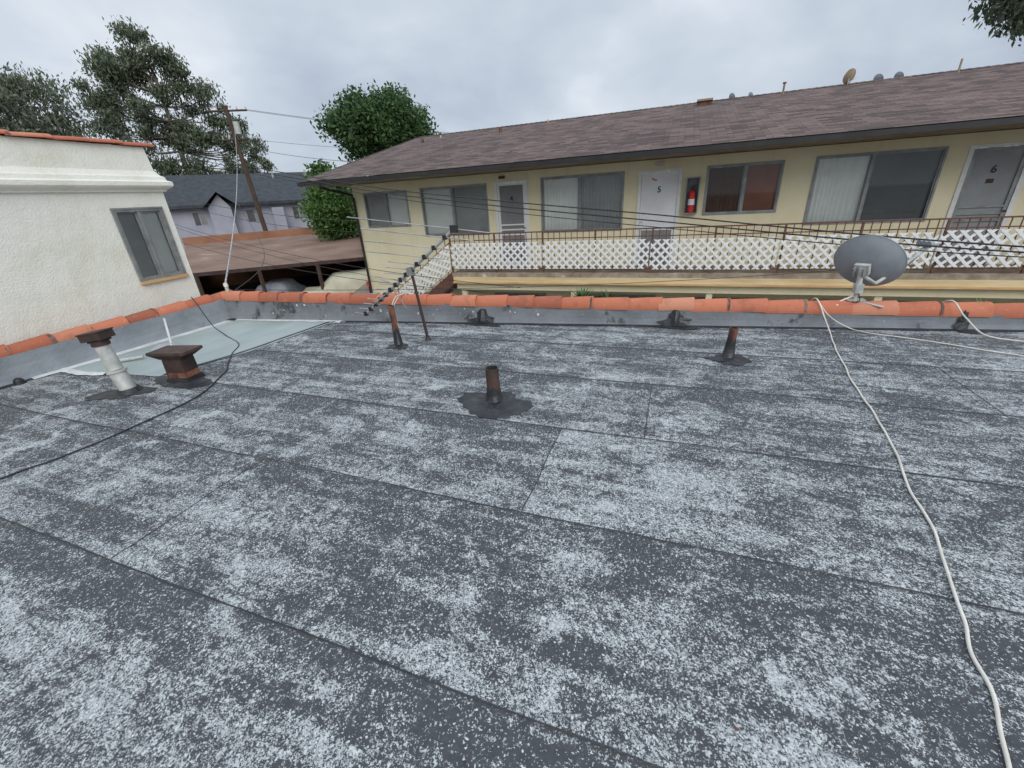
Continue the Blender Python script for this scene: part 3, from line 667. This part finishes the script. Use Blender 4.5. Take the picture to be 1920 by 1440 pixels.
for i,(x,y,r,mt,nd) in enumerate([(4.0,15.9,.18,'soffit',(-.55,.75,.35)),(4.85,16.5,.13,'dish',(.75,.55,.35)),(5.3,16.5,.12,'dish',(.75,.55,.35)),(1.25,16.5,.12,'dish',(.75,.55,.35)),(1.75,16.5,.08,'dish',(.7,.5,.3))]):
    b=B(); z=RZ+(.10 if i else .16)
    dish_mesh(b,(x,y,z),nd,(0,0,1),r,r*.95,.04,mt); b.cyl((x,y,RZ-.06),(x,y-.02,z-.03),.016,.016,'galv',8); b.cyl((x,y,z-r*.8),(x+.22,y+.10,z-.02),.009,.009,'galv',6)
    b.make('rooftop_satellite_dish' if i==0 else 'rooftop_satellite_dish.%03d'%i)
# balcony
RYl=9.80; BX0=-5.3
b=B()
b.box(BX0,XR,RYl-.06,FY-.002,-.20,-.10,'slabedge')
b.box(BX0+.05,XR,RYl-.12,RYl+.10,-.31,-.202,'stuccoYd'); b.box(BX0+.05,XR,RYl-.17,RYl+.05,-.345,-.312,'orangetrim')
b.box(BX0+.1,XR,RYl-.04,RYl+.14,-.52,-.347,'stuccoY'); b.box(BX0+.1,XR,RYl+.1401,FY-.002,-.30,-.203,'soffit')
for x in (-5.1,-2.2,.75,3.7,6.6,9.5,12.4): b.box(x,x+.12,RYl+.0,RYl+.12,-2.9,-.521,'stuccoY')
b.make('balcony_deck',apt)
rail=empty('balcony_railing'); rail.parent=apt
b=B(); zt=.83
b.box(BX0,XR,RYl-.02,RYl+.02,zt-.02,zt+.005,'brownrail'); b.box(BX0,XR,RYl-.012,RYl+.012,-.03,-.005,'brownrail'); b.box(BX0,XR,RYl-.010,RYl+.010,.66,.68,'brownrail')
x=BX0
i=0
while x<XR:
    if i%9==0: b.box(x-.018,x+.018,RYl-.018,RYl+.018,-.1,zt-.021,'brownrail')
    else: b.box(x-.007,x+.007,RYl-.007,RYl+.007,-.03,zt-.021,'brownrail')
    x+=.135; i+=1
b.make('rails',rail)
def lattice(b,x0,x1,z0,z1,y,shear=0.0,pitch=.175,w=.046):
    H=z1-z0
    def P(x,z,yy): return (x,yy,z+shear*(x-x0))
    hw=w*.7071
    def clipx(px,pz,qx,qz,lim,ge):
        s=1 if ge else -1
        if s*(px-lim)>=0 and s*(qx-lim)>=0: return px,pz,qx,qz
        if s*(px-lim)<0 and s*(qx-lim)<0: return None
        t=(lim-px)/(qx-px); z=pz+(qz-pz)*t
        return (lim,z,qx,qz) if s*(px-lim)<0 else (px,pz,lim,z)
    for sgn,yy in ((1,y),(-1,y-.007)):
        c=x0-H
        while c<x1+H:
            seg=[]
            for off in (-hw,hw):
                if sgn==1: a=(c+off,0.0); e=(c+off+H,H)
                else: a=(c+off+H,0.0); e=(c+off,H)
                r=clipx(*a,*e,x0,True)
                if r: r=clipx(*r,x1,False)
                seg.append(r)
            if seg[0] and seg[1]:
                (a,az,e,ez),(a2,az2,e2,ez2)=seg
                A=[P(a,z0+az,yy),P(a2,z0+az2,yy),P(e2,z0+ez2,yy),P(e,z0+ez,yy)]
                Bq=[(p[0],p[1]+.006,p[2]) for p in A]
                b.add(A+Bq,[(0,1,2,3),(7,6,5,4),(0,4,5,1),(1,5,6,2),(2,6,7,3),(3,7,4,0)],'whiteplastic')
            c+=pitch
x=BX0+.02; b=B()
rs=random.Random(4)
while x<XR-.5:
    w=rs.choice([2.38,1.2,2.38]); dz=rs.uniform(-.025,.025)
    lattice(b,x,min(x+w,XR),.0+dz,.62+dz,RYl-.035); x+=w+.03
b.make('lattice',rail)
b=B(); n=15; rise=2.8/n; run=.27; y0,y1=RYl-.02,FY-.05
for i in range(n):
    x=BX0-run*(i+1); z=-.1-rise*(i+1)
    b.box(x,x+run+.02,y0,y1,z-.05,z,'concrete')
for yy in (y0-.04,y1):
    b.add([(BX0,yy,-.08),(BX0-run*n,yy,-.08-2.8),(BX0-run*n,yy,-.36-2.8+.2),(BX0,yy,-.40),(BX0,yy+.038,-.08),(BX0-run*n,yy+.038,-.08-2.8),(BX0-run*n,yy+.038,-.36-2.6),(BX0,yy+.038,-.40)],[(0,1,2,3),(7,6,5,4),(0,4,5,1),(3,2,6,7),(0,3,7,4),(1,5,6,2)],'brownrail')
for zz in (.83,.64):
    b.tube([(BX0,RYl,zz),(BX0-run*n,RYl,zz-2.8)],.016,'brownrail',6)
for i in range(n): 
    x=BX0-run*(i+.5); z=-.1-rise*(i+.5); b.box(x-.008,x+.008,RYl-.03,RYl-.014,z,z+.92,'brownrail')
xs=BX0-run*n
lattice(b,xs,BX0-.02,-.0-2.8,.62-2.8,RYl-.06,shear=rise/run)
b.make('staircase',apt)
# ------------------------------------------------------------------ left white building
ang=math.atan2(2.49,-.18); wb=empty('white_stucco_building',(-7.17,2.23,0),ang)
b=B(); x1=2.5; x0=-9
wall_open(b,x0,x1,-2.9,1.97,0,[(1.715,2.366,.777,1.745)],'stuccoW')
b.quad((x1,0,-2.9),(x1,8,-2.9),(x1,8,1.97),(x1,0,1.97),'stuccoW'); b.quad((x0,0,-2.9),(x0,0,1.97),(x0,8,1.97),(x0,8,-2.9),'stuccoW'); b.quad((x0,8,-2.9),(x0,8,2.5),(x1,8,2.5),(x1,8,-2.9),'stuccoW')
prof=[(0,1.97),(.035,1.972),(.04,1.99),(.10,2.03),(.115,2.05),(.115,2.10),(.07,2.12),(.06,2.17),(.03,2.185),(-.01,2.25),(-.03,2.56),(-.12,2.56),(-.4,2.5)]
vs=[]
for (o,z) in prof:
    vs+= [(x0,-o,z),(x1+o,-o,z),(x1+o,8,z)]
fs=[(i*3+j,i*3+j+1,i*3+4+j,i*3+3+j) for i in range(len(prof)-1) for j in (0,1)]
b.add(vs,fs,'stuccoW'); b.quad((x0,.4,2.5),(x1-.4,.4,2.5),(x1-.4,8,2.5),(x0,8,2.5),'parapet')
b.make('walls',wb)
b=B()
tile_row(b,lambda s:(x0+s,.07,2.625),x1-x0-.15,.40,r0=.095,r1=.088,seed=14,h=.5)
b.make('coping_tiles',wb)
window(wb,1.715,2.366,.777,1.745,0,('curt_mid','blind'),('curt_light','blind'),.5,sill='orangetrim',f=.028,cd=.045)
b=B()
b.box(1.69,1.713,-.025,-.002,.76,1.77,'alum'); b.box(2.368,2.391,-.025,-.002,.76,1.77,'alum'); b.box(1.713,2.368,-.025,-.002,1.747,1.77,'alum'); b.make('window_trim',wb)
# ------------------------------------------------------------------ ground
b=B(); b.quad((-400,-200,-2.904),(400,-200,-2.904),(400,600,-2.904),(-400,600,-2.904),'ground'); b.make('ground')
b=B(); b.box(-12,15,6.6,10.75,-2.95,-2.88,'concrete'); b.make('courtyard_pavement')
# ------------------------------------------------------------------ carport
cp=empty('carport')
P=[(-19.5,12.4,-.62),(-13.7,17.1,-.62),(-22.8,28.4,-.06),(-29.7,19.2,-.06)]
b=B(); b.add(P,[(0,1,2,3)],'carportroof')
lo=[(p[0],p[1],p[2]-.16) for p in P]
b.add(P+lo,[(0,4,5,1),(1,5,6,2),(2,6,7,3),(3,7,4,0),(7,6,5,4)],'rustdark')
b.make('roof',cp)
b=B()
def wallseg(b,a,c,z0,z1,t,mat):
    a=V(a);c=V(c);d=(c-a).normalized();n=V((-d.y,d.x,0))*t
    b.add([(a.x,a.y,z0),(c.x,c.y,z0),(c.x+n.x,c.y+n.y,z0),(a.x+n.x,a.y+n.y,z0),(a.x,a.y,z1),(c.x,c.y,z1),(c.x+n.x,c.y+n.y,z1),(a.x+n.x,a.y+n.y,z1)],[(0,1,5,4),(1,2,6,5),(2,3,7,6),(3,0,4,7),(4,5,6,7)],mat)
wallseg(b,(-29.7,19.2,0),(-22.8,28.4,0),-2.9,.40,.25,'carportwall'); wallseg(b,(-22.8,28.4,0),(-13.72,17.12,0),-.4,.15,-.2,'carportwall')
wallseg(b,(-22.8,28.4,0),(-17.5,21.8,0),-2.9,-.41,-.2,'darkwood')
wallseg(b,(-19.5,12.4,0),(-29.7,19.2,0),-2.9,-.9,-.2,'darkwood')
for t in (0.02,.35,.68,.98):
    x=-19.5+5.8*t;y=12.4+4.7*t; b.box(x-.06,x+.06,y,y+.12,-2.9,-.785,'wood')
b.make('walls_and_posts',cp)
def covered(name,loc,rot,mat,L=4.5,W=1.85,H=1.4):
    b=B(); nx,ny=40,22; vs=[]
    for i in range(nx+1):
        u=i/nx
        prof=.62+.38*(max(0,min(1,(u-.18)/.16))*max(0,min(1,(.88-u)/.2)))
        for j in range(ny+1):
            v=j/ny*2-1
            e=(1-abs(v)**4); ed=min(1,u/.03)*min(1,(1-u)/.03)
            z=H*prof*(e**.25)*(ed**.5) if e>0 else 0
            z+= .05*mnoise.noise(V((u*14,v*5,2)))*(1 if 0<ed else 0)
            vs.append(((u-.5)*L,v*W/2*(1.0-.12*(z/H)),max(z,0)))
    b.add(vs,[(i*(ny+1)+j,(i+1)*(ny+1)+j,(i+1)*(ny+1)+j+1,i*(ny+1)+j+1) for i in range(nx) for j in range(ny)],mat,True)
    o=b.make(name); o.location=loc; o.rotation_euler[2]=rot; return o
covered('covered_car',(-14.9,17.0,-2.9),math.radians(38),'tarp',L=4.9,H=1.6)
covered('covered_car.001',(-18.2,15.4,-2.9),math.radians(120),'tarp2')
b=B()
def sect(x,w,z0,z1): return [(x,-w,z0),(x,w,z0),(x,w*1.0,z0+(z1-z0)*.6),(x,w*.88,z1),(x,-w*.88,z1),(x,-w,z0+(z1-z0)*.6)]
def loft(b,secs,mat):
    vs=[p for s in secs for p in s]; n=6
    fs=[(i*n+j,i*n+(j+1)%n,(i+1)*n+(j+1)%n,(i+1)*n+j) for i in range(len(secs)-1) for j in range(n)]+[tuple(range(n)),tuple(reversed(range(len(vs)-n,len(vs))))]
    b.add(vs,fs,mat,False)
loft(b,[sect(-2.15,.70,.35,.65),sect(-2.0,.82,.25,.80),sect(-1.0,.87,.22,.92),sect(.8,.87,.22,.93),sect(1.9,.84,.25,.85),sect(2.15,.72,.35,.7)],'carred')
def cab(x,w0,w1,z0,z1): return [(x,-w0,z0),(x,w0,z0),(x,w0,z0+.01),(x,w1,z1),(x,-w1,z1),(x,-w0,z0+.01)]
loft(b,[cab(-1.15,.74,.70,.925,.935),cab(-.5,.78,.62,.93,1.33),cab(.9,.78,.62,.93,1.35),cab(1.75,.74,.68,.88,.92)],'carglass')
loft(b,[cab(-.55,.64,.60,1.32,1.36),cab(.2,.66,.60,1.345,1.42),cab(1.0,.64,.60,1.33,1.37)],'carred')
for x in (-1.35,1.3):
    for s in (-1,1): b.cyl((x,s*.70,.31),(x,s*.88,.31),.31,.31,'blackrubber',20); b.cyl((x,s*.881,.31),(x,s*.885,.31),.18,.18,'galv',14)
o=b.make('parked_car'); o.location=(-12.2,15.6,-2.9); o.rotation_euler[2]=math.radians(40)
# ------------------------------------------------------------------ background lilac building
gb=empty('grey_apartment_building',(-33.6,21.8,0),math.atan2(7.6,6.6))
b=B()
wl=[(1.0,1.9,.9,1.9),(4.4,5.6,.9,1.9),(7.6,8.6,.9,1.9),(10.5,11.6,.9,1.9)]
wall_open(b,-3,14,-2.9,2.5,0,wl,'lilac'); b.quad((14,0,-2.9),(14,9,-2.9),(14,9,2.5),(14,0,2.5),'lilac'); b.quad((-3,0,-2.9),(-3,0,2.5),(-3,9,2.5),(-3,9,-2.9),'lilac')
b.box(2.2,3.6,-.9,-.002,-2.9,2.1,'lilac'); b.box(6.2,7.0,-1.0,-.002,-2.9,1.9,'lilac'); b.box(3.8,6.1,-.9,-.002,-2.9,-.3,'lilac')
b.make('walls',gb)
for w_ in wl: window(gb,*w_,0,('curt_dark','flat'),('curt_mid','flat'),.5,fr='lilac',f=.06)
b=B()
b.add([(-3.5,-.6,2.35),(14.5,-.6,2.35),(14.5,4.5,4.6),(-3.5,4.5,4.6),(14.5,9.6,2.35),(-3.5,9.6,2.35)],[(0,1,2,3),(3,2,4,5)],'darkroof')
b.add([(-3.5,-.6,2.35),(14.5,-.6,2.35),(14.5,-.6,2.15),(-3.5,-.6,2.15)],[(0,3,2,1)],'darkroof')
b.add([(1.9,-1.4,2.1),(3.0,-1.4,3.1),(4.2,-1.4,2.1),(3.0,3.2,3.3),(1.9,1,2.4),(4.2,1,2.4)],[(0,1,3,4),(1,2,5,3)],'darkroof'); b.add([(2.2,-.91,2.1),(3.6,-.91,2.1),(3.0,-.91,2.95)],[(0,1,2)],'lilac')
b.add([(14.3,-.3,2.3),(14.3,9.3,2.3),(14.3,4.5,4.4)],[(0,1,2)],'lilac')
for x in (7,9.5): b.cyl((x,3.5,4.0),(x,3.5,4.7),.08,.08,'galv',8)
b.make('roof',gb)
b=B()
hs=empty('small_grey_house',(-38.0,17.0,0),math.radians(62))
b.box(-3,5,0,6,-2.9,2.9,'lilac'); b.add([(-3.4,-.4,2.901),(5.4,-.4,2.901),(5.4,3,4.6),(-3.4,3,4.6),(5.4,6.4,2.901),(-3.4,6.4,2.901)],[(0,1,2,3),(3,2,4,5),(0,3,5),(1,4,2)],'darkroof'); b.make('house_body',hs)
# ------------------------------------------------------------------ utility pole & wires
b=B(); px,py=-27.2,23.6
b.cyl((px,py,-2.9),(px-.35,py-.3,7.9),.17,.12,'wood',12)
def arm(z,L,dirx=(.8,.6)):
    cx,cy=px-.3*(z+2.9)/10.8,py-.28*(z+2.9)/10.8
    b.cyl((cx-dirx[0]*L,cy-dirx[1]*L,z),(cx+dirx[0]*L,cy+dirx[1]*L,z+.05),.06,.06,'wood',8)
    for t in (-.95,-.5,.5,.95):
        b.cyl((cx+dirx[0]*L*t,cy+dirx[1]*L*t,z+.05),(cx+dirx[0]*L*t,cy+dirx[1]*L*t,z+.25),.04,.03,'galv',8)
arm(7.6,1.15); arm(6.0,.8)
b.cyl((px+.05,py-.2,6.3),(px+.05,py-.2,7.0),.18,.18,'galv',12)
b.make('utility_pole')
b=B()
def wire(b,a,c,sag,r,mat='wire',n=24):
    a=V(a);c=V(c); b.tube([a.lerp(c,i/n)-V((0,0,4*sag*(i/n)*(1-i/n))) for i in range(n+1)],r,mat,5)
for dz,s,e in ((0,0,(-48,6,9.5)),(.0,.3,(-46,5,9.0)),(-.05,.5,(-50,8,9.2))): wire(b,(px-.6+s,py-.5+s,7.9),e,.8,.010)
for dy in (0,.6,1.2): wire(b,(px+.2+dy*.3,py+dy*.3,7.7),(-5+dy,70,9),1.2,.008)
wire(b,(px,py,6.1),(-12,46,6.5),.8,.010); wire(b,(px,py,5.6),(-9,22,3.4),.5,.012)
for k,(p) in enumerate(((-.05,.0),(.03,.04),(-.14,.10))):
    pts=[(-27,13.9+p[1],6.6+p[0]),(-20,11.95+p[1],4.75+p[0]),(-14.7,10.5+p[1],3.4+p[0]),(-7.1,8.42+p[1],2.08+p[0]),(-3.6,7.46+p[1],1.60+p[0]),(-.48,6.6+p[1],1.25+p[0]),(3.16,5.6+p[1],.86+p[0]*.6),(7.0,4.55,.72)]
    b.tube(spline(pts,8),.009 if k<2 else .006,'wire',5)
b.cyl((7.0,4.55,0),(7.0,4.55,.8),.03,.03,'galv',10)
b.tube([V((-6.86,4.86,.57)).lerp(V((px-.2,py-.2,6.6)),t)-V((0,0,4*.55*t*(1-t))) for t in np.linspace(0,1,40)],[.015]*8+[.012]*32,'greywire',6)
for k,(e,z0) in enumerate((((-30,14,4.2),.9),((-26,12,3.0),.7),((-33,17,3.5),.5))):
    wire(b,(-3.2+k*.4,9.0,-.3-.15*k),e,.9,.008)
b.tube(spline([(-6.86,4.9,.4),(-8.5,7,.55),(-12,10,.9),(-20,16,2.2)],8),.007,'wire',5)
wire(b,(-6.8,4.95,.45),(3.0,9.6,.0),.12,.005); wire(b,(-8.7,10.7,1.2),(-24,14,3.2),.3,.008); wire(b,(-8.7,10.7,.9),(-24,15,2.6),.3,.008)
b.make('overhead_wires')
# ------------------------------------------------------------------ trees
def leaves(clumps,n,size,seed,droop=False,aspect=.45):
    rs=np.random.RandomState(seed); cl=np.array([c[:3] for c in clumps]); rad=np.array([c[3] for c in clumps])
    w=rad**2; idx=rs.choice(len(cl),n,p=w/w.sum())
    g=rs.normal(size=(n,3))*.50
    g*= (np.minimum(1,1.5/np.maximum(np.linalg.norm(g,axis=1),1e-6)))[:,None]
    pos=cl[idx]+g*rad[idx][:,None]*np.array([1,1,.85])
    a=rs.normal(size=(n,3)); 
    if droop: a[:,2]-=1.6
    a/=np.linalg.norm(a,axis=1)[:,None]
    t=rs.normal(size=(n,3)); bb=np.cross(a,t); bb/=np.linalg.norm(bb,axis=1)[:,None]
    s=size*(.6+.8*rs.rand(n))[:,None]
    a=a*s; bb=bb*s*aspect
    v=np.stack([pos-a,pos+bb*.9-a*.1,pos+a,pos-bb*.9-a*.1],axis=1).reshape(-1,3)
    f=np.arange(4*n).reshape(-1,4)
    return v,f
def tree(name,base,trunk,clumps,n,size,mat,bark,seed,droop=False,aspect=.45,r0=.3):
    b=B(); base=V(base); top=V(trunk)
    mid=base.lerp(top,.5)+V((random.uniform(-.3,.3),random.uniform(-.3,.3),0))
    pts=spline([base,mid,top],8); b.tube(pts,[r0*(1-.75*i/(len(pts)-1)) for i in range(len(pts))],bark,10)
    rs=random.Random(seed)
    for c in clumps:
        c3=V(c[:3]); 
        k=min(len(pts)-1,max(4,int(len(pts)*(.35+.65*max(0,min(1,(c3.z-base.z)/(top.z-base.z+.01)-.25))))))
        s=pts[k]; m=s.lerp(c3,.55)+V((rs.uniform(-.3,.3),rs.uniform(-.3,.3),-.12*(c3-s).length))
        L=spline([s,m,c3],5); b.tube(L,[max(.015,r0*.22*(1-.9*i/(len(L)-1))) for i in range(len(L))],bark,6)
    v,f=leaves(clumps,n,size,seed,droop,aspect)
    e=empty(name); b.make('trunk_and_limbs',e)
    me=bpy.data.meshes.new('foliage'); me.from_pydata(v.tolist(),[],f.tolist()); me.materials.append(M[mat]); o=bpy.data.objects.new('foliage',me); COL.objects.link(o); o.parent=e
    return e
def clump_in(c,R,n,r,seed,shape=None):
    rs=random.Random(seed); out=[]
    while len(out)<n:
        p=V((rs.uniform(-1,1),rs.uniform(-1,1),rs.uniform(-1,1)))
        if p.length>1 or p.length<.35: continue
        out.append((c[0]+p.x*R[0],c[1]+p.y*R[1],c[2]+p.z*R[2],rs.uniform(*r)))
    return out
cx,cy=-41.0,29.6; sd=V((.57,.82,0))
def ec(u,z,r,dep=0): p=V((cx,cy,0))+sd*u+V((-.82,.57,0))*dep; return (p.x,p.y,z,r)
E=[ec(-1.2,14.7,1.2),ec(-2.2,13.8,1.4,.8),ec(-.2,13.2,1.3),ec(-3.6,12.6,1.6),ec(-1.4,12.4,1.4,1),ec(1.6,12.2,1.2),ec(-4.4,11.0,1.5),ec(-2.4,10.8,1.4,-.8),ec(-.2,10.8,1.4),ec(2.0,10.9,1.3),ec(3.0,9.9,1.3),ec(-4.4,9.2,1.5),ec(-2.2,9.2,1.4,.8),ec(.6,9.2,1.4),ec(3.4,8.8,1.3),ec(4.6,8.2,1.1),ec(-3.2,7.8,1.4),ec(-.6,7.4,1.4),ec(1.8,7.6,1.3),ec(4.2,7.0,1.3),ec(5.4,6.6,.8),ec(-2.0,6.0,1.3),ec(0.4,5.6,1.4),ec(2.8,5.6,1.4),ec(4.4,5.2,1.0),ec(-1,4.2,1.4),ec(1.4,4.0,1.3),ec(3.2,4.0,1.2)]
E2=[]
rs=random.Random(2)
for e_ in E:
    for k in range(4): E2.append((e_[0]+rs.uniform(-1,1),e_[1]+rs.uniform(-1,1),e_[2]+rs.uniform(-1.0,.8),e_[3]*rs.uniform(.34,.76)))
tree('eucalyptus_tree',(cx,cy,-2.9),(cx-.4,cy-.3,12.5),E2,40000,.15,'leafE','bark',4,True,.38,r0=.36)
cx2,cy2=-38.5,17.0
E3=clump_in((cx2,cy2-1.0,7.6),(2.6,4.4,3.3),44,(.6,1.2),8)
tree('eucalyptus_tree.001',(cx2,cy2-1.0,-2.9),(cx2,cy2-1.0,9.0),E3,22000,.14,'leafE2','bark',5,True,.4)
c=(-19.0,27.7,6.2)
G=clump_in(c,(3.3,3.0,1.6),56,(.55,1.1),12)+[(-21.3,25.5,6.4,.9),(-17.0,29.4,5.8,.9),(-20.4,26.4,7.4,.8),(-18.3,28.6,7.9,.9)]
tree('broadleaf_tree',(-20.8,26.0,-2.9),(-19.9,27,5.4),G,34000,.13,'leafG','barkd',6,False,.55,r0=.25)
H=clump_in((-20.3,23.2,1.9),(1.7,1.7,1.9),30,(.5,.9),13)
tree('small_green_tree',(-20.2,23.2,-2.9),(-20.2,23.2,2.2),H,16000,.12,'leafB','barkd',7,False,.55,r0=.15)
K=clump_in((12.2,24.0,7.5),(2.6,2.4,2.0),34,(.45,.8),15)+[(10.2,23.2,6.6,.7),(9.8,22.9,7.2,.6),(10.6,23.2,6.0,.5),(10.3,23,7.6,.6)]
tree('broadleaf_tree.001',(13.6,25,-2.9),(12.8,24.6,7.2),K,14000,.11,'leafE','bark',9,True,.45)
D=[]
rs=random.Random(20)
for i in range(90):
    a=math.radians(rs.uniform(60,175)); d=rs.uniform(75,95); D.append((math.cos(a)*d,math.sin(a)*d,rs.uniform(-1,2.0),rs.uniform(2.5,4.5)))
v,f=leaves(D,22000,.55,31); me=bpy.data.meshes.new('distant_trees'); me.from_pydata(v.tolist(),[],f.tolist()); me.materials.append(M['leafG']); o=bpy.data.objects.new('distant_trees',me); COL.objects.link(o)
def spiky(name,x,y,zt,n,L,mat,seed):
    b=B(); b.cyl((x,y,-2.9),(x,y,zt-.25),.08,.06,'barkd',10); rs=random.Random(seed)
    for i in range(n):
        a=rs.uniform(0,6.28); el=rs.uniform(.1,1.3); l=L*rs.uniform(.7,1.1); d=V((math.cos(a)*math.cos(el),math.sin(a)*math.cos(el),math.sin(el)))
        s=V((-math.sin(a),math.cos(a),0))*.022; p0=V((x,y,zt-.28)); p1=p0+d*l*.55; p2=p0+d*l-V((0,0,.22*l))
        b.add([p0-s,p0+s,p1+s,p1-s,p2],[(0,1,2,3),(3,2,4)],mat)
    b.make(name)
spiky('yucca_plant',-1.75,8.9,-.36,60,.55,'leafG',3); spiky('yucca_plant.001',-1.25,9.0,-.40,50,.5,'leafG',4); spiky('yucca_plant.002',4.7,8.6,-.36,60,.5,'leafB',5)
# ------------------------------------------------------------------ world, sun, camera
w=bpy.data.worlds.new("World"); scn.world=w; w.use_nodes=True; nt=w.node_tree; nt.nodes.clear()
o=nt.nodes.new("ShaderNodeOutputWorld"); b1=nt.nodes.new("ShaderNodeBackground"); b2=nt.nodes.new("ShaderNodeBackground"); mx=nt.nodes.new("ShaderNodeMixShader")
sky=nt.nodes.new("ShaderNodeTexSky"); sky.sky_type='NISHITA'; sky.sun_disc=False
nt.links.new(sky.outputs[0],b1.inputs[0]); b1.inputs[1].default_value=.08
tc=nt.nodes.new("ShaderNodeTexCoord"); s=nt.nodes.new("ShaderNodeSeparateXYZ"); nt.links.new(tc.outputs["Generated"],s.inputs[0])
zc=math_(nt,'ADD',math_(nt,'MAXIMUM',s.outputs[2],0.0),.36)
cb=nt.nodes.new("ShaderNodeCombineXYZ"); nt.links.new(math_(nt,'DIVIDE',s.outputs[0],zc),cb.inputs[0]); nt.links.new(math_(nt,'DIVIDE',s.outputs[1],zc),cb.inputs[1])
f1=noise(nt,cb.outputs[0],.95,5,.48,.5); f2=noise(nt,cb.outputs[0],3.2,5,.52,.3)
f=math_(nt,'ADD',math_(nt,'MULTIPLY',f1,.8),math_(nt,'MULTIPLY',f2,.2))
col=ramp(nt,f,[(.36,(.45,.52,.63)),(.46,(.57,.64,.74)),(.54,(.67,.74,.83)),(.63,(.88,.93,.98))])
zen=maprange(nt,s.outputs[2],.42,1,1,2.1)
nt.links.new(col,b2.inputs[0]); nt.links.new(zen,b2.inputs[1])
mx.inputs[0].default_value=.92; nt.links.new(b1.outputs[0],mx.inputs[1]); nt.links.new(b2.outputs[0],mx.inputs[2]); nt.links.new(mx.outputs[0],o.inputs[0])
sl=bpy.data.lights.new('sun','SUN'); sl.energy=1.5; sl.angle=math.radians(40); sl.color=(1,.97,.94); so=bpy.data.objects.new('sun',sl); COL.objects.link(so)
az=math.radians(-50); el=math.radians(34); d=V((math.cos(az)*math.cos(el),math.sin(az)*math.cos(el),math.sin(el))); so.rotation_euler=d.to_track_quat('Z','Y').to_euler()
sky.sun_elevation=el; sky.sun_rotation=math.radians(90)-az
cam=bpy.data.cameras.new('camera'); cam.sensor_width=36; cam.lens=14.625; cam.clip_start=.05; cam.clip_end=2000
co=bpy.data.objects.new('camera',cam); COL.objects.link(co)
co.matrix_world=Matrix.Translation((0,0,1.6))@Matrix.Rotation(math.radians(21.5),4,'Z')@Matrix.Rotation(math.radians(90-24.2),4,'X')@Matrix.Rotation(math.radians(-3.6),4,'Z')
scn.camera=co
scn.view_settings.view_transform='Standard'; scn.view_settings.look='None'; scn.view_settings.exposure=0
